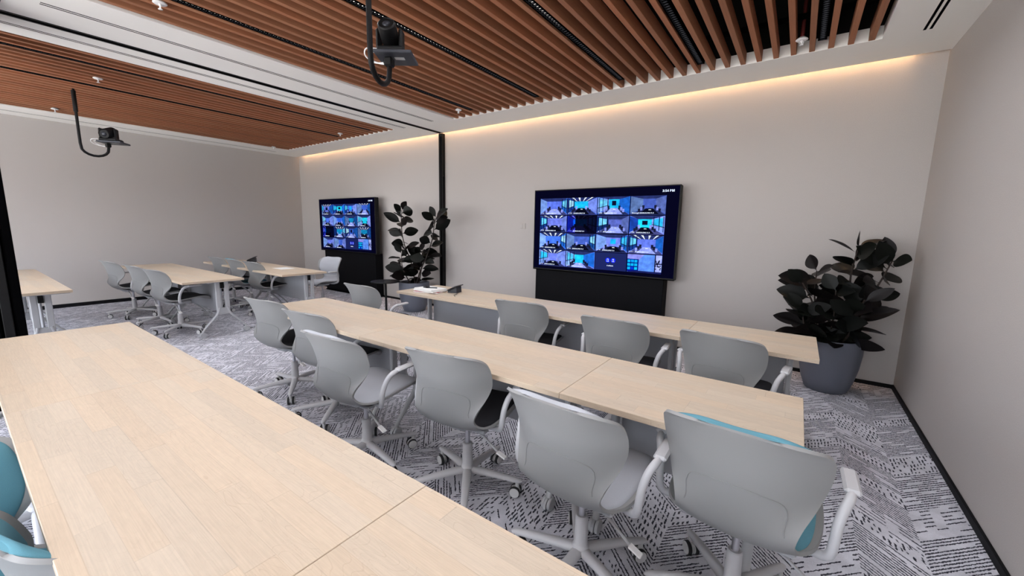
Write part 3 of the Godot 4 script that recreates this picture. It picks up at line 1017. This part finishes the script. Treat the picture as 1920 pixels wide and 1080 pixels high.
func build_chairs():
	# variant, x, z, turn of seat, turn of base (degrees), group, label
	var R1n := "chairs of the near front row"; var R2n := "chairs of the near middle row"; var R3n := "chairs of the nearest row"
	var F1 := "chairs before the far screen"; var F2 := "chairs of the far middle row"
	var list := [
		["charcoal", -4.31, 3.41, 8, 20, R2n, "grey shell chair first of the six, at the far end of the middle row"],
		["charcoal", -3.62, 3.44, 6, 5, R2n, "grey shell chair second of the six, half hidden behind the third"],
		["pale", -2.93, 3.66, 4, 47, R2n, "grey shell chair third of the six, its pale seat and armrest showing"],
		["charcoal", -2.25, 3.49, 9, 2, R2n, "grey shell chair fourth of the six, its whole five-star base in view"],
		["pale", -1.49, 3.63, -3, 31, R2n, "grey shell chair fifth of the six, pale seat and white lever showing"],
		["teal", -0.945, 3.455, -3, 40, R2n, "grey shell chair with teal seat nearest the right wall aisle"],
		["charcoal", -2.70, 2.16, 6, 10, R1n, "grey shell chair at the front row, below the left half of the large screen"],
		["charcoal", -1.84, 2.27, 0, 30, R1n, "grey shell chair at the front row, middle of three in front of the large screen"],
		["charcoal", -1.15, 2.27, -9, 50, R1n, "grey shell chair at the front row, nearest the corner plant"],
		["charcoal", -4.42, 2.46, 3, 12, R1n, "grey shell chair pulled out beside the small round black table"],
		["teal", -2.36, 4.80, 16, 10, R3n, "teal-padded chair at the bottom left corner, its rim nearest the camera"],
		["teal", -2.66, 5.11, -68, 30, R3n, "teal-padded chair at the lower left edge, its inner back facing the camera"],
		["teal", -3.62, 4.93, 4, 50, R3n, "teal-padded chair farthest of those cut by the left edge"],
		["charcoal", -9.0, 3.47, 8, 24, F2, "grey shell chair by the end wall, first of three in the far middle row"],
		["charcoal", -8.05, 3.40, 4, 60, F2, "grey shell chair second of three in the far middle row"],
		["charcoal", -7.33, 3.37, 8, 8, F2, "grey shell chair beside the forked table leg in the far room"],
		["charcoal", -8.90, 2.18, 4, 0, F1, "grey shell chair farthest from the camera, by the end wall before the far screen"],
		["teal", -8.25, 2.16, 2, 33, F1, "grey shell chair with a hint of teal seat before the far screen"],
		["charcoal", -7.63, 2.14, 4, 15, F1, "grey shell chair third of three before the far screen"],
		["pale", -7.50, 1.34, 195, 20, F1, "pale padded chair facing away from the far screen across the table end"],
		["charcoal", -7.75, 4.95, 0, 40, "", "chair half hidden behind the black partition at the left edge"]]
	var proto := {}
	for c in list:
		var n: Node3D
		if proto.has(c[0]):
			n = copy_of(proto[c[0]], c[6], Vector3(c[1], 0, c[2]), deg_to_rad(c[3]), c[5])
		else:
			n = make_chair(M[c[0]], c[0] != "charcoal")
			proto[c[0]] = n
			n.position = Vector3(c[1], 0, c[2]); n.rotation.y = deg_to_rad(c[3])
			n.set_meta("label", c[6])
		if c[5] == "": n.remove_meta("group")
		else: n.set_meta("group", c[5])
		set_base_turn(n, deg_to_rad(c[4] - c[3]))
		if c[5] == R3n: lower_seat(n, 0.12)

# ---------------------------------------------------------------- screens
func lettering(s: String, h: float) -> TextMesh:
	var f := SystemFont.new()
	f.font_names = PackedStringArray(["Droid Sans"])
	f.font_weight = 700
	var t := TextMesh.new()
	t.text = s
	t.font = f
	t.font_size = 24
	t.pixel_size = h / 24.0 * 1.35
	t.depth = 0.0015
	t.horizontal_alignment = HORIZONTAL_ALIGNMENT_LEFT
	return t

func build_screens():
	for k in 2:
		var x0: float = [-3.896, -9.40][k]; var x1: float = [-1.985, -7.46][k]
		var y0: float = [0.868, 0.872][k]; var y1: float = [1.949, 1.958][k]
		var z := 0.25
		var w := x1 - x0; var h := y1 - y0
		var xm := (x0 + x1) / 2; var ym := (y0 + y1) / 2
		var t := thing("wall_display", ["large black conference screen on the near wall showing a grid of meeting rooms", "black conference screen in the far room beside the tall plant"][k], "screen", Vector3(xm, 0, 0), 0.0, "conference screens on black stands")
		obj("casing", box_mesh(Vector3(0, ym, z - 0.045), Vector3(w, h, 0.085), 0.008), M.black, t)
		var b := Mb.new()
		for s in [-1, 1]:
			b.box(Vector3(s * (w / 2 - 0.006), ym, z + 0.001), Vector3(0.012, h, 0.01), 0.002)
			b.box(Vector3(0, ym + s * (h / 2 - 0.006), z + 0.001), Vector3(w, 0.012, 0.01), 0.002)
		b.box(Vector3(0, y0 + 0.012, z + 0.001), Vector3(w, 0.024, 0.01), 0.002)
		obj("bezel", b.mesh(), M.black, t)
		b = Mb.new()
		var sw := w - 0.024; var sh := h - 0.036
		var q := [b.vert(Vector3(-sw / 2, sh / 2, 0), Vector2(0, 0)), b.vert(Vector3(sw / 2, sh / 2, 0), Vector2(1, 0)), b.vert(Vector3(sw / 2, -sh / 2, 0), Vector2(1, 1)), b.vert(Vector3(-sw / 2, -sh / 2, 0), Vector2(0, 1))]
		var r := [b.vert(Vector3(-sw / 2, sh / 2, -0.004)), b.vert(Vector3(sw / 2, sh / 2, -0.004)), b.vert(Vector3(sw / 2, -sh / 2, -0.004)), b.vert(Vector3(-sw / 2, -sh / 2, -0.004))]
		b.quad(q[0], q[1], q[2], q[3]); b.quad(r[0], r[3], r[2], r[1])
		for i in 4: b.quad(q[i], r[i], r[(i + 1) % 4], q[(i + 1) % 4])
		var sc := obj("screen", b.mesh(), M["screen%d" % k], t, Vector3(0, ym + 0.006, z + 0.003))
		# clock and captions, part of the picture
		var put := func(s: String, u: float, v: float, th: float):
			obj("lettering", lettering(s, th), M.caption, sc, Vector3(-sw / 2 + u * sw, sh / 2 - v * sh, 0.001))
		put.call("3:54 PM", 0.899, 0.05, 0.027)
		put.call("4 others", 0.572, 0.905, 0.016)
		for rr in 4:
			for cc in 4:
				if rr == 3 and cc >= 2: continue
				var s := "(BANGALORE) TL 8"
				if rr == 0 and cc == 3: s = "Monongah (BANGALORE) TL 8"
				put.call(s, 0.056 + cc * 0.2215 + (0.0 if s.length() > 20 else 0.035), 0.098 + rr * 0.2185 + 0.188, 0.0135)
		# stand: black cabinet behind and below
		var cz: float = 0.2
		obj("stand", box_mesh(Vector3([-0.06, -0.04][k], 0.44, cz / 2 + 0.006), Vector3([1.77, 1.78][k], 0.86, cz - 0.02), 0.006), M.cabinet, t)
		obj("mount", box_mesh(Vector3(0, ym, 0.105), Vector3(1.2, 0.7, 0.2), 0.01), M.black_matt, t)
		obj("plinth", box_mesh(Vector3([-0.06, -0.04][k], 0.015, cz / 2 + 0.03), Vector3([1.7, 1.72][k], 0.03, 0.2), 0.004), M.black_matt, t)
		area(Vector3(xm, ym, z + 0.02), Vector2(w * 0.9, h * 0.85), Vector3.BACK, 0.04, Color(0.4, 0.55, 1.0), Vector3.UP)

# ---------------------------------------------------------------- plants
func leaf_mesh(l: float, w: float, fold: float, droop: float) -> ArrayMesh:
	# a leathery oval leaf from its stalk at the origin along +y, face towards +z
	var b := Mb.new()
	var top := []; var bot := []
	var n := 14
	for i in n + 1:
		var s := float(i) / n
		var q := clampf((s - 0.13) / 0.87, 0.0, 1.0)          # the first part is the stalk
		var hw := maxf(0.022, w * 0.5 * pow(maxf(sin(PI * pow(q, 0.88)), 0.0), 0.72) * (1.0 - 0.1 * q))
		if i == n: hw = 0.004
		var ra := []; var rb := []
		for j in 7:
			var u := -1.0 + j / 3.0
			var p := Vector3(u * hw, s * l, absf(u) * hw * fold - droop * s * s * l + 0.004 * sin(s * 20.0 + u * 2.0) * absf(u))
			var th := 0.0012 + 0.002 * (1.0 - absf(u)) * (1.0 - s)
			ra.append(p + Vector3(0, 0, th * 0.4)); rb.append(p - Vector3(0, 0, th))
		top.append(ra); bot.append(rb)
	b.sheet(top, bot, 3)
	return b.mesh()

func make_pot(t: Node3D, r: float, h: float):
	var b := Mb.new()
	b.lathe([Vector2(0, 0.0), Vector2(r * 0.62, 0.0), Vector2(r * 0.69, 0.010), Vector2(r * 0.83, h * 0.2), Vector2(r * 0.95, h * 0.48), Vector2(r * 1.0, h * 0.75), Vector2(r * 0.995, h * 0.97), Vector2(r * 0.985, h), Vector2(r * 0.93, h), Vector2(r * 0.92, h - 0.02), Vector2(r * 0.92, h - 0.07), Vector2(0, h - 0.07)], 48, Transform3D.IDENTITY, 1)
	obj("pot", b.mesh(), M.pot, t)
	b = Mb.new()
	b.lathe([Vector2(0, h - 0.068), Vector2(r * 0.915, h - 0.068), Vector2(r * 0.9, h - 0.045), Vector2(r * 0.5, h - 0.035), Vector2(0, h - 0.03)], 24)
	obj("soil", b.mesh(), M.soil, t)

var leaf_meshes := []

func put_leaf(t: Node3D, base: Vector3, tip: Vector3, w: float, sd: int, face: Vector3):
	if leaf_meshes.is_empty():
		for k in 3: leaf_meshes.append(leaf_mesh(1.0, 1.0, [0.25, 0.4, 0.12][k], [0.12, 0.2, 0.05][k]))
	var d := tip - base
	var y := d.normalized()
	var x := y.cross(face).normalized()
	var z := x.cross(y).normalized()
	var o := obj("leaf", leaf_meshes[sd % 3], M.leaf[int(h1(sd, 3) * 2.99)], t, base)
	var l := d.length()
	o.basis = Basis(x * w, y * l, z * minf(w, l) * 0.9)

func stem_of(t: Node3D, pts: Array, r0: float, r1: float) -> Array:
	var b := Mb.new()
	var p := spline(pts, 6)
	var rr := []
	for i in p.size(): rr.append(lerpf(r0, r1, float(i) / (p.size() - 1)))
	b.tube(p, rr, 8)
	obj("stem", b.mesh(), M.stem, t)
	return p

func leafy(t: Node3D, path: Array, n: int, from: float, l: float, w: float, sd: int, away := Vector3.ZERO):
	# leaves set spirally up a stem, drooping below and upright at the tip
	for k in n:
		var f := maxf(from, 0.16) + (1.0 - maxf(from, 0.16)) * k / (n - 1.0)
		var i := mini(int(f * (path.size() - 1)), path.size() - 2)
		var p: Vector3 = path[i].lerp(path[i + 1], f * (path.size() - 1) - i)
		var axis: Vector3 = (path[mini(i + 1, path.size() - 1)] - path[i]).normalized()
		var a := sd * 1.3 + k * 2.4 + 0.5 * (h1(sd, k, 1) - 0.5)
		var out := Vector3(cos(a), 0, sin(a)) + away * 0.5
		var lift := lerpf(-0.25, 0.65, pow(f, 1.2)) + 0.9 * (h1(sd, k, 2) - 0.5)
		if k == n - 1: lift = 1.6
		if f < 0.45: lift = maxf(lift, 0.0)
		var d := (out.normalized() + axis * lift).normalized()
		var len := l * (0.72 + 0.45 * h1(sd, k, 3)) * (0.72 if k >= n - 2 else 1.0)
		var wd := w * (0.8 + 0.4 * h1(sd, k, 4)) * (0.75 if k >= n - 2 else 1.0)
		var tip := t.position + p + d * (len + 0.03)
		if tip.x > -0.05: d = Vector3(-absf(d.x) * 0.4, d.y + 0.25, d.z).normalized()
		if tip.z < 0.05: d = Vector3(d.x, d.y + 0.2, absf(d.z) * 0.6).normalized()
		var side := d.cross(Vector3.UP).normalized()
		var face := (Vector3.UP * 0.55 + out * 0.35 + side * (h1(sd, k, 5) - 0.5) * 2.6).normalized()
		if absf(face.dot(d)) > 0.93: face = (Vector3.BACK + Vector3.UP * 0.2).normalized()
		put_leaf(t, p, p + d * (0.03 + len), wd, sd * 7 + k, face)

func build_plants():
	var grp := "rubber plants in grey pots"
	# corner plant: stems spread low and wide
	var t := thing("potted_rubber_plant", "dark broad-leaved rubber plant in a rounded grey pot standing in the corner", "plant", Vector3(-0.53, 0, 0.40), 0.0, grp)
	make_pot(t, 0.235, 0.50)
	var s := [
		[[Vector3(0.02, 0.44, 0), Vector3(0.09, 0.75, 0.0), Vector3(0.07, 1.08, 0.02), Vector3(0.095, 1.33, 0.03)], 11, 0.22, 1],
		[[Vector3(0.06, 0.44, 0.03), Vector3(0.19, 0.80, 0.0), Vector3(0.28, 1.05, -0.02), Vector3(0.335, 1.23, -0.04)], 11, 0.26, 2],
		[[Vector3(-0.04, 0.44, 0.03), Vector3(-0.11, 0.57, 0.10), Vector3(-0.18, 0.82, 0.12), Vector3(-0.27, 0.99, 0.13)], 10, 0.12, 3],
		[[Vector3(-0.05, 0.44, -0.03), Vector3(-0.10, 0.60, 0.0), Vector3(-0.165, 0.86, 0.02), Vector3(-0.175, 1.10, 0.03)], 10, 0.2, 4],
		[[Vector3(0.06, 0.44, 0.05), Vector3(0.10, 0.57, 0.16), Vector3(0.12, 0.72, 0.22), Vector3(0.16, 0.90, 0.25)], 9, 0.1, 5],
		[[Vector3(0.0, 0.44, 0.06), Vector3(-0.02, 0.58, 0.14), Vector3(-0.02, 0.75, 0.18), Vector3(-0.03, 0.95, 0.2)], 9, 0.1, 6],
		[[Vector3(-0.06, 0.44, 0.05), Vector3(-0.16, 0.52, 0.16), Vector3(-0.22, 0.62, 0.2), Vector3(-0.25, 0.76, 0.22)], 7, 0.15, 9]]
	for q in s: leafy(t, stem_of(t, q[0], 0.011, 0.005), q[1] + 6, q[2], 0.25, 0.15, q[3])
	# tall plant by the post
	t = thing("potted_rubber_plant", "tall rubber plant with two leaning branches in a grey pot beside the black post", "plant", Vector3(-6.13, 0, 0.485), 0.0, grp)
	make_pot(t, 0.255, 0.50)
	s = [
		[[Vector3(0.03, 0.44, 0.0), Vector3(-0.03, 0.82, 0.03), Vector3(-0.17, 1.15, 0.06), Vector3(-0.215, 1.46, 0.07), Vector3(-0.18, 1.69, 0.08)], 17, 0.16, 11],
		[[Vector3(0.08, 0.44, 0.03), Vector3(0.20, 0.70, 0.04), Vector3(0.36, 0.93, 0.05), Vector3(0.52, 1.22, 0.07), Vector3(0.60, 1.48, 0.09), Vector3(0.66, 1.58, 0.10)], 17, 0.2, 12],
		[[Vector3(0.0, 0.44, 0.06), Vector3(-0.02, 0.60, 0.15), Vector3(-0.06, 0.78, 0.2), Vector3(-0.04, 0.98, 0.22)], 10, 0.1, 13],
		[[Vector3(0.06, 0.44, -0.04), Vector3(0.10, 0.65, -0.06), Vector3(0.14, 0.86, -0.06), Vector3(0.16, 1.02, -0.04)], 10, 0.1, 14]]
	for q in s: leafy(t, stem_of(t, q[0], 0.012, 0.005), q[1] + 6, q[2], 0.255, 0.16, q[3])

# ---------------------------------------------------------------- things on the ceiling
func build_ceiling_things():
	# sprinklers between the slats
	var lab := ["white sprinkler at the near slat ceiling's top left", "white sprinkler at the front corner of the near slats beside the white band", "white sprinkler under the slats at the upper right", "white sprinkler in the middle of the far slat ceiling", "white sprinkler by the left edge of the far slat ceiling", "white sprinkler at the far corner of the far slat ceiling", "white sprinkler at the front of the far slats near the white band"]
	var pos := [[-4.69, 3.98], [-4.69, 0.93], [-1.01, 0.93], [-7.23, 3.88], [-9.50, 3.94], [-9.73, 0.96], [-7.38, 0.95]]
	var plate := Mb.new()
	plate.lathe([Vector2(0, 0.0), Vector2(0.034, 0.0), Vector2(0.042, 0.006), Vector2(0.040, 0.010), Vector2(0.02, 0.026), Vector2(0, 0.026)], 24)
	var noz := Mb.new()
	noz.lathe([Vector2(0, -0.034), Vector2(0.014, -0.034), Vector2(0.014, -0.031), Vector2(0.004, -0.029), Vector2(0.005, -0.012), Vector2(0.010, -0.006), Vector2(0.010, 0.002), Vector2(0, 0.002)], 14)
	for s in [-1, 1]: noz.tube([Vector3(s * 0.008, -0.004, 0), Vector3(s * 0.014, -0.018, 0), Vector3(s * 0.004, -0.030, 0)], 0.0025, 6)
	var pm := plate.mesh(); var nm := noz.mesh(); var pipe := cyl(0.014, 0.02, 0.6, 10)
	for k in pos.size():
		var t := thing("sprinkler", lab[k], "sprinkler", Vector3(pos[k][0], H - 0.012, pos[k][1]), 0.0, "sprinklers in the slat ceilings")
		obj("escutcheon", pm, M.white, t); obj("nozzle", nm, M.white, t); obj("drop_pipe", pipe, M.redpipe, t)
	# linear slot diffusers
	lab = ["double black slot diffuser in the white band, near side of the track", "double dark slot diffuser in the white band, far side of the track", "thin double slot diffuser along the far end wall", "double black slot diffuser at the top right beside the plain wall"]
	for k in 4:
		var q = SLOTS[k]
		var l: float = q[2] - q[1]
		var t := thing("slot_diffuser", lab[k], "air vent", Vector3(q[0], H, (q[1] + q[2]) / 2), 0.0, "slot diffusers in the white ceiling")
		for s in [-1, 1]: obj("slot", box_mesh(Vector3(s * 0.017, 0.0505, 0), Vector3(0.0175, 0.0995, l - 0.002)), M.black_matt, t)
	# cameras hung on hooked poles
	cam_pole("pan-tilt camera on a black hooked pole hung from the near slat ceiling", Vector3(-2.80, 0, 3.64), Vector3(-0.10, 0, -0.20), 0)
	cam_pole("small dark pan-tilt camera hung from the far slat ceiling", Vector3(-8.10, 0, 3.95), Vector3(-0.02, 0, -0.25), 1)

func cam_pole(label: String, at: Vector3, hook: Vector3, k: int):
	var t := thing("camera_pole", ["black hooked pole coming down through the near slats, its hook holding a camera", "thin black hooked pole before the far end wall, its hook holding a camera"][k], "pole", at, 0.0, "hooked camera poles")
	var r := 0.0145
	var b := Mb.new()
	var pts := [Vector3(0, H + 0.45, 0), Vector3(0, 2.7, 0), Vector3(0, 2.50, 0), Vector3(0, 2.36, 0)]
	for i in range(1, 9):
		var a := PI * i / 9.0
		pts.append(Vector3(0, 2.325 - sin(a) * 0.098, 0) + hook * (0.5 - 0.5 * cos(a)))
	pts.append(hook + Vector3(0, 2.335, 0)); pts.append(hook + Vector3(0, 2.38, 0))
	b.tube(pts, r, 14, 1.0, 1.0, hook.normalized())
	obj("pole", b.mesh(), M.black_metal, t)
	if k == 1: obj("sleeve", cyl(0.021, 2.72, H + 0.4, 14, Transform3D.IDENTITY, 0.003), M.black, t)
	var yaw := atan2(hook.x, hook.z)
	var bs := Basis(Vector3.UP, yaw)
	b = Mb.new()
	b.box(hook + Vector3(0, 2.375, 0), Vector3(0.05, 0.05, 0.05), 0.008, bs)
	obj("clamp", b.mesh(), M.black, t)
	var c := thing("conference_camera", label, "camera", at + hook + Vector3(0, 2.405, 0), [2.2, 2.5][k], "pan-tilt cameras on ceiling poles")
	c.scale = Vector3.ONE * [1.12, 1.3][k]
	obj("plate", box_mesh(Vector3(0.03, 0.008, 0.03), Vector3(0.17, 0.016, 0.19), 0.003), M.gunmetal, c)
	obj("label_plate", box_mesh(Vector3(0.02, -0.0005, 0.05), Vector3(0.03, 0.001, 0.05)), M.table_leg, c)
	obj("foot", box_mesh(Vector3(0.035, 0.03, 0.012), Vector3(0.13, 0.03, 0.14), 0.008), M.black, c)
	b = Mb.new()
	for s in [-1, 1]: b.box(Vector3(0.03, 0.085, s * 0.058), Vector3(0.06, 0.11, 0.02), 0.008)
	b.box(Vector3(0.03, 0.045, 0), Vector3(0.07, 0.02, 0.12), 0.006)
	obj("yoke", b.mesh(), M.black, c)
	b = Mb.new()
	var xf := Transform3D(Basis(Vector3.BACK, [1.05, 1.9][k]), Vector3(0.03, 0.10, 0))
	b.lathe([Vector2(0, -0.075), Vector2(0.04, -0.075), Vector2(0.045, -0.065), Vector2(0.046, 0.06), Vector2(0.044, 0.078), Vector2(0.038, 0.084), Vector2(0.036, 0.080), Vector2(0, 0.079)], 26, xf, 1, true)
	obj("camera_head", b.mesh(), M.black, c)
	b = Mb.new()
	b.lathe([Vector2(0, 0.079), Vector2(0.02, 0.080), Vector2(0.012, 0.086), Vector2(0, 0.088)], 20, xf)
	obj("lens", b.mesh(), M.gunmetal, c)
	b = Mb.new()
	b.tube(spline([Vector3(-0.02, 0.03, -0.05), Vector3(-0.045, 0.02, -0.10), Vector3(-0.02, -0.005, -0.115), Vector3(0.01, -0.025, -0.08), Vector3(0.0, -0.03, -0.03)], 5), 0.0035, 6)
	b.tube(spline([Vector3(0.0, 0.02, -0.06), Vector3(-0.01, 0.015, -0.10), Vector3(0.02, -0.01, -0.095), Vector3(0.01, -0.03, -0.05), Vector3(0.0, -0.035, -0.02)], 5), 0.0035, 6)
	obj("cable", b.mesh(), M.white, c)

# ---------------------------------------------------------------- small things
func build_small_things():
	# round black side table between the far screen and the tall plant
	var t := thing("side_table", "small round black side table between the far screen and the tall plant", "table", Vector3(-6.22, 0, 1.0))
	obj("tabletop", cyl(0.23, 0.535, 0.55, 40, Transform3D.IDENTITY, 0.004), M.black, t)
	obj("stem", cyl(0.018, 0.012, 0.536, 16), M.black, t)
	obj("foot", cyl(0.17, 0.0, 0.012, 36, Transform3D.IDENTITY, 0.004), M.black, t)
	# touch consoles with their cables
	for k in 2:
		var p: Vector3 = [Vector3(-3.88, T, 1.87), Vector3(-8.93, T, 1.84)][k]
		t = thing("touch_console", ["dark wedge-shaped touch console on the front table beside the papers", "dark touch console on the farthest table by the end wall"][k], "console", p, [deg_to_rad(-75), deg_to_rad(-30)][k], "touch consoles on the tables")
		t.scale = Vector3.ONE * [0.74, 0.95][k]
		var b := Mb.new()
		b.prism(PackedVector2Array([Vector2(-0.075, 0), Vector2(0.075, 0), Vector2(0.072, 0.03), Vector2(-0.055, 0.088), Vector2(-0.068, 0.086)]), 0.15, Transform3D(Basis(Vector3.UP, -PI / 2), Vector3.ZERO))
		obj("body", b.mesh(), M.gunmetal, t)
		b = Mb.new()
		b.box(Vector3(0, 0.072, -0.006), Vector3(0.25, 0.012, 0.165), 0.005, Basis(Vector3.RIGHT, 0.44))
		obj("tablet", b.mesh(), M.gunmetal, t)
		b = Mb.new()
		b.box(Vector3(0, 0.0785, -0.003), Vector3(0.22, 0.003, 0.135), 0.001, Basis(Vector3.RIGHT, 0.44))
		obj("screen", b.mesh(), M.black, t)
		b = Mb.new()
		b.tube(spline([Vector3(0.06, 0.012, -0.07), Vector3(0.15, 0.005, -0.12), Vector3(0.24, 0.004, -0.12), Vector3(0.34, 0.004, -0.19)], 5), 0.0035, 6)
		obj("cable", b.mesh(), M.gunmetal, t)
	# papers and notebooks on the front table
	var base := Vector3(-4.10, T, 2.02)
	var y := 0.0
	var spec := [[0.30, 0.014, 0.21, "red", "red-backed notebook at the bottom of the pile on the front table", "notebook", 0.3], [0.30, 0.016, 0.215, "paper", "white notepad in the middle of the pile on the front table", "notepad", 0.0], [0.29, 0.012, 0.21, "paper", "white notepad at the top of the pile on the front table", "notepad", -0.08]]
	for q in spec:
		var n := thing(q[5], q[4], q[5], base + Vector3(0, y, 0), q[6], "pile of notepads on the front table")
		obj("cover", box_mesh(Vector3(0, q[1] * 0.5, 0), Vector3(q[0], q[1], q[2]), 0.0015), M[q[3]], n)
		obj("pages", box_mesh(Vector3(0.002, q[1] * 0.5, 0.002), Vector3(q[0] - 0.001, q[1] * 0.6, q[2] + 0.001)), M.paper, n)
		y += q[1]
	t = thing("marker_pen", "dark pen lying on top of the notepads on the front table", "pen", base + Vector3(0.03, y + 0.006, 0.0), 0.5)
	obj("barrel", cyl(0.006, -0.055, 0.04, 10, Transform3D(Basis(Vector3.BACK, PI / 2), Vector3.ZERO), 0.001), M.gunmetal, t)
	obj("pen_cap", cyl(0.007, 0.04, 0.075, 10, Transform3D(Basis(Vector3.BACK, PI / 2), Vector3.ZERO), 0.001), M.black, t)
	t = thing("tape_roll", "small pale roll lying on top of the notepads beside the pen", "roll", base + Vector3(-0.06, y, 0.0))
	var ring := Mb.new()
	ring.lathe([Vector2(0.022, 0.0), Vector2(0.036, 0.0), Vector2(0.036, 0.016), Vector2(0.022, 0.016), Vector2(0.022, 0.0)], 24, Transform3D.IDENTITY, 1, true)
	obj("ring", ring.mesh(), M.gunmetal, t)
	var tg := obj("paper_sheet", box_mesh(Vector3(0, 0.0008, 0), Vector3(0.30, 0.0016, 0.21)), M.paper, null, Vector3(-7.5, T, 1.96))
	tag(tg, "white sheet of paper on the table before the far screen", "paper")
	# switch plate, wall socket
	t = thing("light_switch", "white switch plate on the wall left of the large screen", "switch", Vector3(-4.25, 1.465, 0.0))
	obj("plate", box_mesh(Vector3(0, 0, 0.005), Vector3(0.10, 0.085, 0.01), 0.003), M.wall, t)
	for s in [-1, 1]: obj("rocker", box_mesh(Vector3(s * 0.02, 0, 0.011), Vector3(0.036, 0.066, 0.005), 0.0015), M.wall, t)
	t = thing("wall_socket", "small dark socket on the wall beside the far screen", "socket", Vector3(-7.08, 1.32, 0.0))
	obj("plate", box_mesh(Vector3(0, 0, 0.006), Vector3(0.08, 0.11, 0.012), 0.003), M.black, t)
	obj("plug", box_mesh(Vector3(0, -0.015, 0.028), Vector3(0.04, 0.045, 0.034), 0.006), M.black, t)
	# floor boxes in the carpet
	var fb := [[-8.64, 2.60, "dark floor box in the carpet under the far middle row"], [-7.05, 2.60, "dark floor box in the carpet beside the first grey chair"]]
	for q in fb:
		t = thing("floor_box", q[2], "floor box", Vector3(q[0], 0, q[1]), 0.0, "floor boxes in the carpet")
		var b := Mb.new()
		for s in [-1, 1]:
			b.box(Vector3(s * 0.115, 0.002, 0), Vector3(0.012, 0.005, 0.242), 0.001)
			b.box(Vector3(0, 0.002, s * 0.115), Vector3(0.242, 0.005, 0.012), 0.001)
		obj("rim", b.mesh(), M.black_metal, t)
		obj("lid", box_mesh(Vector3(0, 0.001, 0), Vector3(0.216, 0.003, 0.216)), M.carpet, t)
